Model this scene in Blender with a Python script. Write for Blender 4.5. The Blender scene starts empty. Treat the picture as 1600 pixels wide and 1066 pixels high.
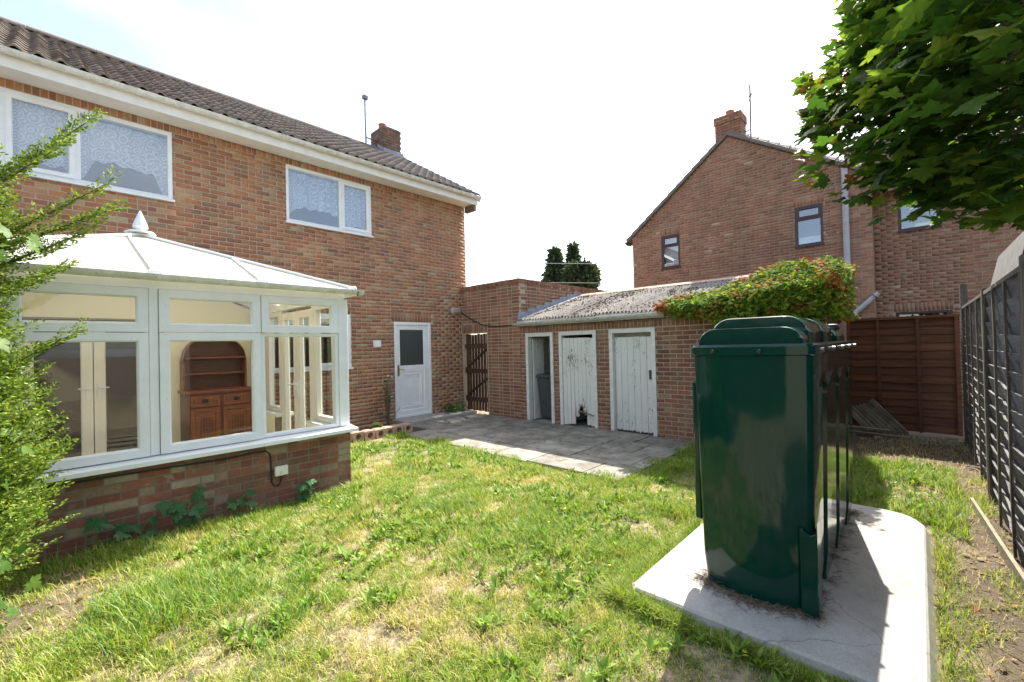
import bpy, bmesh, math, random
import numpy as np
from mathutils import Vector, Matrix
random.seed(7); rng = np.random.default_rng(7)
SC = bpy.context.scene
COL = SC.collection
# ------------------------------------------------------------------ camera
CAM = np.array([-7.31736, -8.34837, 1.61939]); FPX = 686.0
CF = np.array([0.731871, 0.681356, 0.010873]); CR = np.array([0.681389, -0.731518, -0.024306]); CU = np.array([0.008607, -0.025198, 0.999645])
cd = bpy.data.cameras.new('camera'); cam = bpy.data.objects.new('camera', cd); COL.objects.link(cam)
cam.matrix_world = Matrix(((CR[0], CU[0], -CF[0], CAM[0]), (CR[1], CU[1], -CF[1], CAM[1]), (CR[2], CU[2], -CF[2], CAM[2]), (0, 0, 0, 1)))
cd.sensor_width = 36; cd.lens = 36 * FPX / 1600; cd.clip_start = .05; cd.clip_end = 2000
SC.camera = cam
SC.render.resolution_x = 1024; SC.render.resolution_y = 682
# ------------------------------------------------------------------ light
SUNV = Vector((.90, .17, 1.0)).normalized()
w = bpy.data.worlds.new('World'); SC.world = w; w.use_nodes = True
nt = w.node_tree; nt.nodes.clear()
sky = nt.nodes.new('ShaderNodeTexSky'); sky.sky_type = 'NISHITA'; sky.sun_disc = False
sky.sun_elevation = math.asin(SUNV.z); sky.sun_rotation = math.atan2(SUNV.x, SUNV.y)
sky.air_density = 1.0; sky.dust_density = 2.5; sky.ozone_density = 1.0
bg = nt.nodes.new('ShaderNodeBackground'); bg.inputs[1].default_value = .15
tc = nt.nodes.new('ShaderNodeTexCoord'); mp = nt.nodes.new('ShaderNodeMapping'); mp.inputs['Scale'].default_value = (1.2, 1.2, 3.0)
nz = nt.nodes.new('ShaderNodeTexNoise'); nz.inputs['Scale'].default_value = 1.7; nz.inputs['Detail'].default_value = 6; nz.inputs['Roughness'].default_value = .55
rp = nt.nodes.new('ShaderNodeValToRGB'); rp.color_ramp.elements[0].position = .46; rp.color_ramp.elements[1].position = .80
rp.color_ramp.elements[0].color = (.12,) * 3 + (1,); rp.color_ramp.elements[1].color = (.75,) * 3 + (1,)
mx = nt.nodes.new('ShaderNodeMix'); mx.data_type = 'RGBA'; mx.inputs['B'].default_value = (5.2, 5.3, 5.4, 1)
ow = nt.nodes.new('ShaderNodeOutputWorld')
L = nt.links.new
L(tc.outputs['Generated'], mp.inputs['Vector']); L(mp.outputs[0], nz.inputs['Vector']); L(nz.outputs['Fac'], rp.inputs[0])
L(rp.outputs[0], mx.inputs['Factor']); L(sky.outputs[0], mx.inputs['A']); L(mx.outputs['Result'], bg.inputs[0]); L(bg.outputs[0], ow.inputs[0])
sl = bpy.data.lights.new('sun', 'SUN'); sl.energy = 5.0; sl.angle = math.radians(.53); sl.color = (1, .95, .86)
so = bpy.data.objects.new('sun', sl); COL.objects.link(so); so.rotation_euler = SUNV.to_track_quat('Z', 'Y').to_euler(); so.location = (20, 5, 25)
SC.view_settings.view_transform = 'Standard'; SC.view_settings.look = 'None'; SC.view_settings.gamma = 1
SC.view_settings.use_curve_mapping = False; SC.view_settings.exposure = 1.3
SC.render.engine = 'CYCLES'; SC.cycles.max_bounces = 10; SC.cycles.transparent_max_bounces = 24

def pix(p):
    d = np.asarray(p, float) - CAM; z = d @ CF; z = np.where(np.abs(z) < 1e-6, 1e-6, z)
    return 800 + FPX * (d @ CR) / z, 533 - FPX * (d @ CU) / z, z
# ------------------------------------------------------------------ materials
class NT:
    def __init__(s, name):
        s.m = bpy.data.materials.new(name); s.m.use_nodes = True; s.t = s.m.node_tree; s.t.nodes.clear()
    def n(s, ty, **k):
        o = s.t.nodes.new('ShaderNode' + ty)
        for a, b in k.items():
            if a.startswith('i_'):
                key = a[2:]; key = int(key) if key.isdigit() else key.replace('_', ' ')
                o.inputs[key].default_value = b
            else: setattr(o, a, b)
        return o
    def l(s, a, b): s.t.links.new(a, b)
    def pos(s): return s.n('NewGeometry').outputs['Position']
    def noise(s, scale, detail=4, rough=.55, vec=None, stretch=None):
        o = s.n('TexNoise', i_Scale=scale, i_Detail=detail, i_Roughness=rough)
        v = vec or s.pos()
        if stretch:
            m = s.n('Mapping', i_Scale=stretch); s.l(v, m.inputs['Vector']); v = m.outputs[0]
        s.l(v, o.inputs['Vector']); return o.outputs['Fac']
    def ramp(s, fac, stops, interp='LINEAR'):
        r = s.n('ValToRGB'); cr = r.color_ramp; cr.interpolation = interp
        while len(cr.elements) < len(stops): cr.elements.new(.5)
        for e, (p, c) in zip(cr.elements, stops):
            e.position = p; e.color = (tuple(c) if hasattr(c, '__len__') else (c, c, c)) + (1,)
        s.l(fac, r.inputs[0]); return r.outputs[0]
    def mix(s, fac, a, b, mode='MIX'):
        o = s.n('Mix', data_type='RGBA', blend_type=mode)
        for k, v in (('Factor', fac), ('A', a), ('B', b)):
            if hasattr(v, 'links'): s.l(v, o.inputs[k])
            elif k == 'Factor': o.inputs[k].default_value = v
            else: o.inputs[k].default_value = tuple(v) + (1,)
        return o.outputs['Result']
    def mul(s, col, fac): return s.mix(1.0, col, fac, 'MULTIPLY')
    def bump(s, h, st=.3, dist=.01):
        b = s.n('Bump', i_Strength=st, i_Distance=dist); s.l(h, b.inputs['Height']); return b.outputs[0]
    def out(s, sh): o = s.n('OutputMaterial'); s.l(sh, o.inputs[0]); return s.m
    def bsdf(s, col, rough=.6, nrm=None, **k):
        p = s.n('BsdfPrincipled')
        for nm, v in (('Base Color', col), ('Roughness', rough)):
            if hasattr(v, 'links'): s.l(v, p.inputs[nm])
            else: p.inputs[nm].default_value = (tuple(v) + (1,)) if hasattr(v, '__len__') else v
        for a, b in k.items(): p.inputs[a.replace('_', ' ')].default_value = b
        if nrm: s.l(nrm, p.inputs['Normal'])
        return p.outputs[0]
    def rnd(s, kind):
        return s.n('ObjectInfo').outputs['Random'] if kind == 'object' else s.n('NewGeometry').outputs['Random Per Island']
M = {}
def pmat(name, c1, c2, scale=6, rough=.6, bump=0., bscale=80, rnd=None, lo=.8, hi=1.15, stretch=None, fine=None, **k):
    t = NT(name); col = t.mix(t.ramp(t.noise(scale, 5, .6, stretch=stretch), [(.35, 0.), (.65, 1.)]), c1, c2)
    if fine: col = t.mix(t.ramp(t.noise(fine[0], 2), [(fine[2], 0.), (fine[2] + .06, 1.)]), col, fine[1])
    if rnd: col = t.mul(col, t.ramp(t.rnd(rnd), [(0, lo), (1, hi)]))
    n = t.bump(t.noise(bscale, 5, stretch=stretch), bump) if bump else None
    M[name] = t.out(t.bsdf(col, rough, n, **k)); return M[name]
def brick_mat(name, stops, blotch, bl_amt, stain=.25):
    for kind in ('object', 'island'):
        t = NT(name + '_' + kind)
        col = t.ramp(t.rnd(kind), stops, 'LINEAR')
        col = t.mix(t.ramp(t.noise(26, 3, .7), [(.28, .70), (.75, 1.25)]), (0, 0, 0), col) if False else t.mul(col, t.ramp(t.noise(30, 4, .7), [(.25, .72), (.75, 1.22)]))
        col = t.mix(t.ramp(t.noise(9, 4, .65), [(.62 - bl_amt, 0.), (.70 - bl_amt * .7, .75)]), col, blotch)
        col = t.mul(col, t.ramp(t.noise(.9, 4, .6), [(.3, 1 - stain), (.65, 1.08)]))
        col = t.mul(col, t.ramp(t.noise(2.2, 4, .6, stretch=(1, 1, .3)), [(.32, 1 - stain * .9), (.6, 1.06)]))
        M[name + '_' + kind] = t.out(t.bsdf(col, .92, t.bump(t.noise(160, 4, .7), .5, .004)))
H1 = [(0, (0.403, 0.178, 0.085)), (.14, (0.326, 0.135, 0.070)), (.3, (0.432, 0.205, 0.100)), (.46, (0.374, 0.167, 0.085)), (.6, (0.278, 0.119, 0.068)), (.7, (0.403, 0.221, 0.115)), (.85, (0.442, 0.275, 0.150)), (.95, (0.240, 0.119, 0.075)), (1, (0.413, 0.335, 0.200))]
brick_mat('brick_house', H1, (.45, .31, .20), .025, .16)
H2 = [(0, (0.330, 0.135, 0.076)), (.15, (0.272, 0.113, 0.071)), (.3, (0.359, 0.167, 0.097)), (.5, (0.301, 0.146, 0.087)), (.62, (0.223, 0.103, 0.066)), (.74, (0.339, 0.189, 0.112)), (.9, (0.359, 0.227, 0.143)), (1, (0.194, 0.097, 0.066))]
brick_mat('brick_yard', H2, (.33, .22, .14), .05, .3)
H3 = [(0, (.33, .12, .075)), (.2, (.25, .09, .06)), (.42, (.36, .14, .09)), (.62, (.21, .085, .06)), (.82, (.30, .17, .11)), (.95, (.40, .31, .21))]
brick_mat('brick_base', H3, (.34, .26, .18), .05, .35)
H4 = [(0, (0.314, 0.152, 0.090)), (.2, (0.266, 0.126, 0.078)), (.4, (0.342, 0.176, 0.103)), (.58, (0.237, 0.110, 0.071)), (.72, (0.314, 0.173, 0.106)), (.9, (0.351, 0.215, 0.135)), (.97, (0.190, 0.095, 0.065)), (1, (0.437, 0.347, 0.235))]
brick_mat('brick_neighbour', H4, (.40, .28, .21), .02, .18)
H5 = [(0, (.20, .11, .075)), (.25, (.16, .095, .07)), (.5, (.24, .14, .09)), (.75, (.13, .085, .07)), (.9, (.27, .18, .12))]
brick_mat('brick_chimney', H5, (.2, .17, .14), .08, .35)
pmat('mortar', (.47, .385, .29), (.38, .31, .23), 14, .95, .5, 120)
pmat('mortar_dark', (.35, .29, .22), (.26, .215, .16), 10, .95, .5, 120)
pmat('mortar_base', (.25, .205, .15), (.18, .145, .105), 10, .95, .5, 120)
pmat('upvc', (.80, .815, .81), (.72, .745, .735), 5, .32, .03, 40, fine=(55, (.60, .62, .56), .68))
pmat('upvc_cream', (.80, .77, .68), (.76, .73, .63), 5, .4, 0)
pmat('gutter_white', (.74, .74, .70), (.56, .56, .50), 11, .5, .15, 60, fine=(70, (.30, .30, .24), .64))
pmat('fascia_white', (.80, .79, .75), (.72, .71, .66), 6, .5, .05)
pmat('old_gutter', (.52, .51, .47), (.36, .36, .33), 9, .7, .3, 60, fine=(40, (.16, .16, .13), .62))
t = NT('paint_peeling')
v = t.noise(55, 6, .7, stretch=(1, 1, .22)); v2 = t.noise(4, 3, .5, stretch=(1, 1, .5))
pk = t.ramp(t.mix(.35, v, v2), [(.575, 0.), (.60, 1.)])
pc = t.mix(t.noise(7, 4, .6, stretch=(1, 1, .3)), (.76, .77, .74), (.60, .61, .56))
M['paint_peeling'] = t.out(t.bsdf(t.mix(pk, pc, (.14, .115, .09)), .7, t.bump(pk, .6, .003)))
pmat('paint_white', (.76, .76, .73), (.62, .62, .58), 12, .6, .2, 60, fine=(60, (.32, .29, .24), .66))
for kind in ('object', 'island'):
    t = NT('roof_tile_' + kind)
    col = t.ramp(t.rnd(kind), [(0, (.13, .102, .082)), (1, (.22, .178, .145))])
    col = t.mul(col, t.ramp(t.noise(14, 4, .7), [(.3, .7), (.7, 1.25)]))
    col = t.mix(t.ramp(t.noise(75, 3, .6), [(.62, 0.), (.68, .8)]), col, (.30, .28, .24))
    M['roof_tile_' + kind] = t.out(t.bsdf(col, .85, t.bump(t.noise(200, 3), .4, .003)))
pmat('lead', (.30, .32, .36), (.20, .215, .25), 7, .5, .2, 30)
pmat('cement_sheet', (.36, .325, .28), (.225, .20, .17), 5, .95, .5, 60, fine=(38, (.11, .10, .085), .53))
pmat('moss', (.085, .055, .03), (.13, .10, .05), 30, 1, .5, 100)
pmat('concrete', (.40, .38, .34), (.31, .29, .255), 3, .9, .35, 90, fine=(26, (.20, .185, .16), .66))
t = NT('slab_concrete')
c = t.mix(t.ramp(t.noise(2.2, 5, .65), [(.35, 0.), (.65, 1.)]), (.47, .46, .43), (.34, .33, .30))
c = t.mix(t.ramp(t.noise(5.5, 6, .75), [(.56, 0.), (.68, .55)]), c, (.24, .21, .16))
c = t.mul(c, t.ramp(t.noise(90, 4, .7), [(.3, .82), (.7, 1.12)]))
vd = t.n('TexVoronoi', feature='DISTANCE_TO_EDGE', i_Scale=.75); wn = t.n('TexNoise', i_Scale=3., i_Detail=4.); t.l(t.pos(), wn.inputs['Vector']); va = t.n('VectorMath', operation='ADD'); vs_ = t.n('VectorMath', operation='SCALE', i_3=.25)
t.l(wn.outputs['Color'], vs_.inputs[0]); t.l(t.pos(), va.inputs[0]); t.l(vs_.outputs[0], va.inputs[1]); t.l(va.outputs[0], vd.inputs['Vector'])
ck = t.ramp(vd.outputs['Distance'], [(.0, .7), (.0035, 0.)]); c = t.mix(ck, c, (.16, .14, .11))
M['slab_concrete'] = t.out(t.bsdf(c, .9, t.bump(t.noise(70, 6, .75), .5, .006)))
pmat('paving', (.35, .325, .27), (.18, .165, .13), 3.4, .92, .45, 70, rnd='object', lo=.82, hi=1.15, fine=(12, (.14, .135, .09), .60))
pmat('paving_joint', (.045, .048, .03), (.075, .068, .045), 8, 1, .4)
t = NT('tank_green')
col = t.mix(t.noise(2.5, 4, .6), (.0005, .030, .021), (.0009, .038, .026))
col = t.mix(t.ramp(t.noise(38, 5, .7, stretch=(1, 1, .35)), [(.68, 0.), (.78, .2)]), col, (.08, .11, .085))
col = t.mix(t.ramp(t.noise(3.1, 6, .7, stretch=(1.6, 1.6, .5)), [(.55, 0.), (.72, .035)]), col, (.15, .16, .12))
col = t.mix(t.ramp(t.noise(150, 3, .6, stretch=(.4, .4, 1)), [(.70, 0.), (.74, .3)]), col, (.14, .18, .15))
M['tank_green'] = t.out(t.bsdf(col, t.ramp(t.noise(9, 5, .7), [(.3, .05), (.75, .14)]), t.bump(t.noise(3.2, 2, .4), .12, .03), Coat_Weight=.0, Specular_IOR_Level=.42))
pmat('black_plastic', (.012, .012, .012), (.022, .022, .022), 8, .4, 0)
pmat('bin_grey', (.045, .052, .055), (.06, .066, .068), 8, .5, .05)
pmat('wood_dresser', (.26, .085, .032), (.15, .045, .02), 9, .35, .1, 40, stretch=(1, 1, 6))
pmat('wood_dresser_dark', (.14, .046, .022), (.085, .03, .016), 9, .4, .1, 40, stretch=(1, 1, 6))
pmat('iron', (.03, .03, .032), (.06, .055, .05), 20, .45, 0, Metallic=.6)
pmat('brass', (.55, .36, .10), (.45, .28, .08), 9, .3, 0, Metallic=.9)
pmat('gate_wood', (.085, .042, .026), (.045, .024, .016), 5, .8, .4, 50, rnd='object', stretch=(6, 6, .6))
pmat('brown_fence', (.22, .09, .045), (.125, .05, .027), 4, .8, .4, 50, rnd='object', lo=.72, hi=1.15, stretch=(1, .5, 7))
pmat('grey_fence', (.205, .20, .19), (.12, .117, .112), 5, .9, .6, 45, rnd='object', lo=.65, hi=1.15, stretch=(.6, 1, 9), fine=(13, (.075, .072, .068), .60))
pmat('grey_batten', (.185, .155, .12), (.10, .085, .068), 6, .9, .5, 45, rnd='object', stretch=(7, 7, .6))
pmat('old_timber', (.30, .26, .18), (.17, .15, .105), 7, .9, .5, 50, rnd='object')
pmat('felt', (.16, .16, .155), (.10, .10, .10), 12, .95, .5, 120)
pmat('terracotta', (.42, .16, .09), (.33, .12, .07), 9, .85, .3)
pmat('clay_block', (.50, .33, .24), (.38, .26, .19), 9, .9, .4)
pmat('room_cream', (.86, .79, .58), (.83, .76, .55), 2, .8, .05)
pmat('room_dark', (.10, .09, .08), (.07, .065, .06), 2, .9, 0)
pmat('floor_tile', (.50, .43, .32), (.44, .37, .27), 4, .6, .05)
pmat('brown_upvc', (.040, .016, .018), (.055, .024, .024), 6, .4, 0)
pmat('grey_pipe', (.40, .41, .44), (.32, .33, .36), 7, .45, .05)
pmat('metal_grey', (.22, .22, .23), (.15, .15, .155), 15, .5, 0, Metallic=.7)
pmat('verge_grey', (.17, .16, .145), (.10, .095, .085), 9, .95, .4, 60)
pmat('soil', (.13, .095, .062), (.075, .056, .038), 6, 1, .8, 40)
pmat('bark', (.12, .09, .065), (.06, .045, .033), 12, .95, .7, 40, stretch=(1, 1, .25))
pmat('twig', (.20, .15, .10), (.11, .08, .055), 20, .95, 0)
pmat('rubble', (.38, .35, .31), (.24, .21, .18), 20, .95, .3)
# roof of conservatory: opal sheet
t = NT('opal_sheet')
d = t.bsdf((.85, .86, .85), .35); tr = t.n('BsdfTranslucent', i_Color=(.92, .89, .80, 1)); ms = t.n('MixShader', i_0=.6)
t.l(d, ms.inputs[1]); t.l(tr.outputs[0], ms.inputs[2]); M['opal_sheet'] = t.out(ms.outputs[0])
def glass(name, tint, f0=.04):
    t = NT(name); lw = t.n('LayerWeight', i_Blend=.5); pw = t.n('Math', operation='POWER', i_1=5.); t.l(lw.outputs['Facing'], pw.inputs[0]); fr = t.n('MapRange', i_3=f0, i_4=1.); t.l(pw.outputs[0], fr.inputs[0]); tr = t.n('BsdfTransparent', i_Color=tuple(tint) + (1,)); g = t.n('BsdfGlossy', i_Color=(1, 1, 1, 1), i_Roughness=.0)
    ms = t.n('MixShader'); t.l(fr.outputs[0], ms.inputs[0]); t.l(tr.outputs[0], ms.inputs[1]); t.l(g.outputs[0], ms.inputs[2]); M[name] = t.out(ms.outputs[0])
glass('glass', (.96, .97, .96), .035); glass('glass_upper', (.90, .93, .95), .13)
t = NT('frosted'); M['frosted'] = t.out(t.bsdf(t.mix(t.noise(60, 3), (.035, .042, .04), (.075, .085, .08)), .22, t.bump(t.noise(90, 2), .5, .004)))
# lace
t = NT('lace')
def rings(sc, k, lo, hi):
    vf = t.n('TexVoronoi', feature='F1', i_Scale=sc, i_Randomness=.35); t.l(t.pos(), vf.inputs['Vector'])
    mm = t.n('Math', operation='MULTIPLY', i_1=k); t.l(vf.outputs['Distance'], mm.inputs[0]); wv = t.n('Math', operation='SINE'); t.l(mm.outputs[0], wv.inputs[0])
    return t.ramp(wv.outputs[0], [(.0, lo), (.75, hi)])
f = t.mix(1.0, rings(6.5, 28., .38, .92), rings(15., 24., .35, .72), 'LIGHTEN'); f = t.mix(.3, f, t.noise(3, 2))
df = t.n('BsdfDiffuse', i_Color=(.82, .88, .95, 1)); tl = t.n('BsdfTranslucent', i_Color=(.8, .82, .85, 1)); m0 = t.n('MixShader', i_0=.2)
t.l(df.outputs[0], m0.inputs[1]); t.l(tl.outputs[0], m0.inputs[2])
tp = t.n('BsdfTransparent'); ms = t.n('MixShader'); t.l(f, ms.inputs[0]); t.l(tp.outputs[0], ms.inputs[1]); t.l(m0.outputs[0], ms.inputs[2]); M['lace'] = t.out(ms.outputs[0])
def leaf_mat(name, stops, kind='island', trans=.4, rough=.45, tcol=1.3, spec=.22):
    t = NT(name); c = t.ramp(t.rnd(kind), stops); c = t.mul(c, t.ramp(t.noise(20, 3), [(.3, .8), (.7, 1.15)]))
    p = t.bsdf(c, rough, Specular_IOR_Level=spec); tr = t.n('BsdfTranslucent'); t.l(t.mix(1.0, c, (tcol * 1.1, tcol * 1.15, tcol * .5), 'MULTIPLY'), tr.inputs[0])
    ms = t.n('MixShader', i_0=trans); t.l(p, ms.inputs[1]); t.l(tr.outputs[0], ms.inputs[2]); M[name] = t.out(ms.outputs[0])
MAP = [(0, (.022, .055, .012)), (.45, (.042, .088, .016)), (.8, (.08, .13, .022)), (1, (.15, .18, .03))]
leaf_mat('leaf_maple', MAP, 'island', .48, .5, 2.0, .16); leaf_mat('leaf_maple_single', MAP, 'object', .48, .5, 2.0, .16)
leaf_mat('leaf_maple_red', [(0, (.25, .09, .03)), (1, (.33, .17, .05))], 'island', .45, .45, 1.3)
leaf_mat('leaf_conifer', [(0, (.06, .115, .018)), (.5, (.15, .23, .035)), (1, (.32, .37, .08))], 'island', .28, .6)
leaf_mat('leaf_creeper', [(0, (.06, .14, .018)), (.5, (.16, .25, .03)), (1, (.36, .36, .045))], 'island', .38, .75, 1.3, .05)
leaf_mat('leaf_creeper_red', [(0, (.24, .06, .025)), (.5, (.40, .13, .045)), (1, (.42, .24, .06))], 'island', .38, .75, 1.2, .05)
leaf_mat('leaf_ivy', [(0, (.06, .14, .02)), (1, (.14, .23, .04))], 'island', .35, .45, 1.3, .12)
leaf_mat('leaf_mallow', [(0, (.04, .12, .045)), (1, (.075, .17, .06))], 'object', .3, .5)
leaf_mat('leaf_weed', [(0, (.11, .22, .03)), (.6, (.21, .33, .05)), (1, (.32, .40, .09))], 'island', .3, .5)
leaf_mat('leaf_far', [(0, (.035, .06, .035)), (.6, (.06, .09, .045)), (1, (.12, .14, .06))], 'island', .15, .7)
leaf_mat('leaf_dry', [(0, (.16, .075, .028)), (.4, (.26, .15, .07)), (.8, (.36, .26, .15)), (1, (.22, .06, .02))], 'island', .1, .8, 1)
t = NT('flower_yellow'); M['flower_yellow'] = t.out(t.bsdf((.75, .5, .02), .6))
t = NT('flower_white'); M['flower_white'] = t.out(t.bsdf((.85, .85, .75), .6))
# grass: attribute tint 0 dry .. 1 green
t = NT('grass'); at = t.n('Attribute', attribute_name='tint')
c = t.ramp(at.outputs['Fac'], [(0, (.58, .46, .27)), (.3, (.48, .42, .15)), (.5, (.33, .37, .055)), (.75, (.22, .32, .04)), (1, (.10, .22, .04))])
p = t.bsdf(c, .5, Specular_IOR_Level=.35); tr = t.n('BsdfTranslucent'); t.l(t.mix(1., c, (1.5, 1.6, .8), 'MULTIPLY'), tr.inputs[0]); ms = t.n('MixShader', i_0=.33)
t.l(p, ms.inputs[1]); t.l(tr.outputs[0], ms.inputs[2]); M['grass'] = t.out(ms.outputs[0])
t = NT('ground'); at = t.n('Attribute', attribute_name='soil')
g = t.mix(t.ramp(t.noise(5, 6, .7), [(.40, 0.), (.60, 1.)]), (.10, .085, .04), (.40, .32, .21))
g = t.mul(g, t.ramp(t.noise(45, 4, .7), [(.3, .6), (.7, 1.3)]))
sgr = t.mix(t.noise(7, 6, .75), (.08, .058, .038), (.15, .112, .075)); sgr = t.mul(sgr, t.ramp(t.noise(60, 5, .8), [(.3, .55), (.7, 1.4)]))
M['ground'] = t.out(t.bsdf(t.mix(at.outputs['Fac'], g, sgr), 1, t.bump(t.noise(35, 6, .7), .9, .02)))

# ------------------------------------------------------------------ mesh helpers
ORG = {}
def org(o): return ORG.get(o.name, Vector((0, 0, 0)))
def thing(name, loc, label, cat, group=None):
    o = bpy.data.objects.new(name, None); COL.objects.link(o); o.location = loc; o.empty_display_size = .1
    o['label'] = label; o['category'] = cat
    if group: o['group'] = group
    ORG[o.name] = Vector(loc); return o
def tag(o, label, cat, group=None):
    o['label'] = label; o['category'] = cat
    if group: o['group'] = group
    return o
def link(name, me, mats, parent=None, at=None):
    o = bpy.data.objects.new(name, me); COL.objects.link(o)
    if mats is not None and not me.materials:
        for m in (mats if isinstance(mats, (list, tuple)) else [mats]): me.materials.append(M[m])
    if parent is not None:
        o.parent = parent
        if at is not None: o.location = Vector(at) - org(parent); ORG[o.name] = Vector(at)
        else: ORG[o.name] = org(parent)
    else:
        if at is not None: o.location = at; ORG[o.name] = Vector(at)
    return o
BF = [(0, 2, 3, 1), (4, 5, 7, 6), (0, 1, 5, 4), (2, 6, 7, 3), (0, 4, 6, 2), (1, 3, 7, 5)]
class MB:
    def __init__(s): s.v = []; s.f = []; s.mi = []
    def add(s, vs, fs, mi=0):
        b = len(s.v); s.v += [tuple(map(float, q)) for q in vs]; s.f += [tuple(b + i for i in f) for f in fs]; s.mi += [mi] * len(fs); return s
    def box(s, x0, x1, y0, y1, z0, z1, mi=0):
        x0, x1 = sorted((x0, x1)); y0, y1 = sorted((y0, y1)); z0, z1 = sorted((z0, z1))
        return s.add([(x, y, z) for x in (x0, x1) for y in (y0, y1) for z in (z0, z1)], BF, mi)
    def obox(s, a, b, w, h, up=(0, 0, 1), mi=0):      # beam from a to b, width w, height h
        a = Vector(a); b = Vector(b); d = (b - a).normalized(); r = d.cross(Vector(up)); r = r.normalized() if r.length > 1e-4 else Vector((1, 0, 0)); u = r.cross(d)
        vs = [p + r * (i * w / 2) + u * (j * h / 2) for p in (a, b) for i in (-1, 1) for j in (-1, 1)]
        return s.add(vs, BF, mi)
    def prism(s, poly, fn, mi=0):                      # poly 2D list; fn(u,v,k) -> 3D, k in 0,1
        n = len(poly); vs = [fn(u, v, 0) for u, v in poly] + [fn(u, v, 1) for u, v in poly]
        fs = [tuple(range(n - 1, -1, -1)), tuple(range(n, 2 * n))] + [(i, (i + 1) % n, n + (i + 1) % n, n + i) for i in range(n)]
        return s.add(vs, fs, mi)
    def tube(s, pts, r, n=8, mi=0, cap=True):
        pts = [Vector(p) for p in pts]; rs = r if hasattr(r, '__len__') else [r] * len(pts); vs = []; fs = []
        ref = Vector((0, 0, 1))
        for i, p in enumerate(pts):
            d = (pts[min(i + 1, len(pts) - 1)] - pts[max(i - 1, 0)]).normalized()
            a = d.cross(ref if abs(d.dot(ref)) < .95 else Vector((1, 0, 0))).normalized(); b = d.cross(a)
            vs += [p + (a * math.cos(2 * math.pi * k / n) + b * math.sin(2 * math.pi * k / n)) * rs[i] for k in range(n)]
        for i in range(len(pts) - 1):
            fs += [(i * n + k, i * n + (k + 1) % n, (i + 1) * n + (k + 1) % n, (i + 1) * n + k) for k in range(n)]
        if cap: fs += [tuple(range(n)), tuple(range((len(pts) - 1) * n, len(pts) * n))]
        return s.add(vs, fs, mi)
    def lathe(s, c, prof, n=16, mi=0, flip=None):
        vs = [(c[0] + r * math.cos(2 * math.pi * k / n), c[1] + r * math.sin(2 * math.pi * k / n), c[2] + z) for r, z in prof for k in range(n)]
        fs = [(i * n + k, i * n + (k + 1) % n, (i + 1) * n + (k + 1) % n, (i + 1) * n + k) for i in range(len(prof) - 1) for k in range(n)]
        fs += [tuple(range(n)), tuple(range((len(prof) - 1) * n, len(prof) * n))]
        return s.add(vs, fs, mi)
    def mesh(s, name, off=Vector((0, 0, 0)), smooth=False, bevel=0):
        me = bpy.data.meshes.new(name); me.from_pydata([(v[0] - off[0], v[1] - off[1], v[2] - off[2]) for v in s.v], [], s.f)
        if any(s.mi): me.polygons.foreach_set('material_index', s.mi)
        bm = bmesh.new(); bm.from_mesh(me)
        bmesh.ops.recalc_face_normals(bm, faces=bm.faces[:])
        if bevel: bmesh.ops.bevel(bm, geom=bm.edges[:], offset=bevel, segments=1, affect='EDGES', clamp_overlap=True)
        bm.to_mesh(me); bm.free()
        if smooth:
            me.polygons.foreach_set('use_smooth', [True] * len(me.polygons))
            if smooth != True: me.set_sharp_from_angle(angle=math.radians(smooth))
        return me
    def build(s, name, mats, parent=None, smooth=False, bevel=0):
        off = org(parent) if parent is not None else Vector((0, 0, 0))
        return link(name, s.mesh(name, off, smooth, bevel), mats, parent)
    def top(s, name, mats, loc, label, cat, group=None, smooth=False, bevel=0):
        o = link(name, s.mesh(name, Vector(loc), smooth, bevel), mats, None, loc); return tag(o, label, cat, group)
def npmesh(name, V, F, nper, off=(0, 0, 0), attrs=None, mi=None, smooth=False):
    """V (n,3); F flat loop index array; nper: verts per face array or int"""
    me = bpy.data.meshes.new(name); V = np.asarray(V, np.float32) - np.asarray(off, np.float32)
    F = np.asarray(F, np.int32).ravel(); nf = len(F) // nper if np.isscalar(nper) else len(nper)
    st = np.arange(nf, dtype=np.int32) * nper if np.isscalar(nper) else np.concatenate([[0], np.cumsum(nper)[:-1]]).astype(np.int32)
    me.vertices.add(len(V)); me.vertices.foreach_set('co', V.ravel())
    me.loops.add(len(F)); me.loops.foreach_set('vertex_index', F)
    me.polygons.add(nf); me.polygons.foreach_set('loop_start', st)
    if mi is not None: me.polygons.foreach_set('material_index', np.asarray(mi, np.int32))
    if smooth: me.polygons.foreach_set('use_smooth', np.ones(nf, bool))
    me.update(calc_edges=True)
    for k, a in (attrs or {}).items():
        t = me.attributes.new(k, 'FLOAT', 'POINT'); t.data.foreach_set('value', np.asarray(a, np.float32))
    return me
_lat = rng.random((64, 64))
def vnoise(x, y, sc, ox=0, oy=0):
    x = np.asarray(x, float) * sc + ox + 1000; y = np.asarray(y, float) * sc + oy + 1000
    xi = np.floor(x).astype(int); yi = np.floor(y).astype(int); fx = x - xi; fy = y - yi; fx = fx * fx * (3 - 2 * fx); fy = fy * fy * (3 - 2 * fy)
    g = lambda a, b: _lat[a % 64, b % 64]
    return (g(xi, yi) * (1 - fx) + g(xi + 1, yi) * fx) * (1 - fy) + (g(xi, yi + 1) * (1 - fx) + g(xi + 1, yi + 1) * fx) * fy
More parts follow.
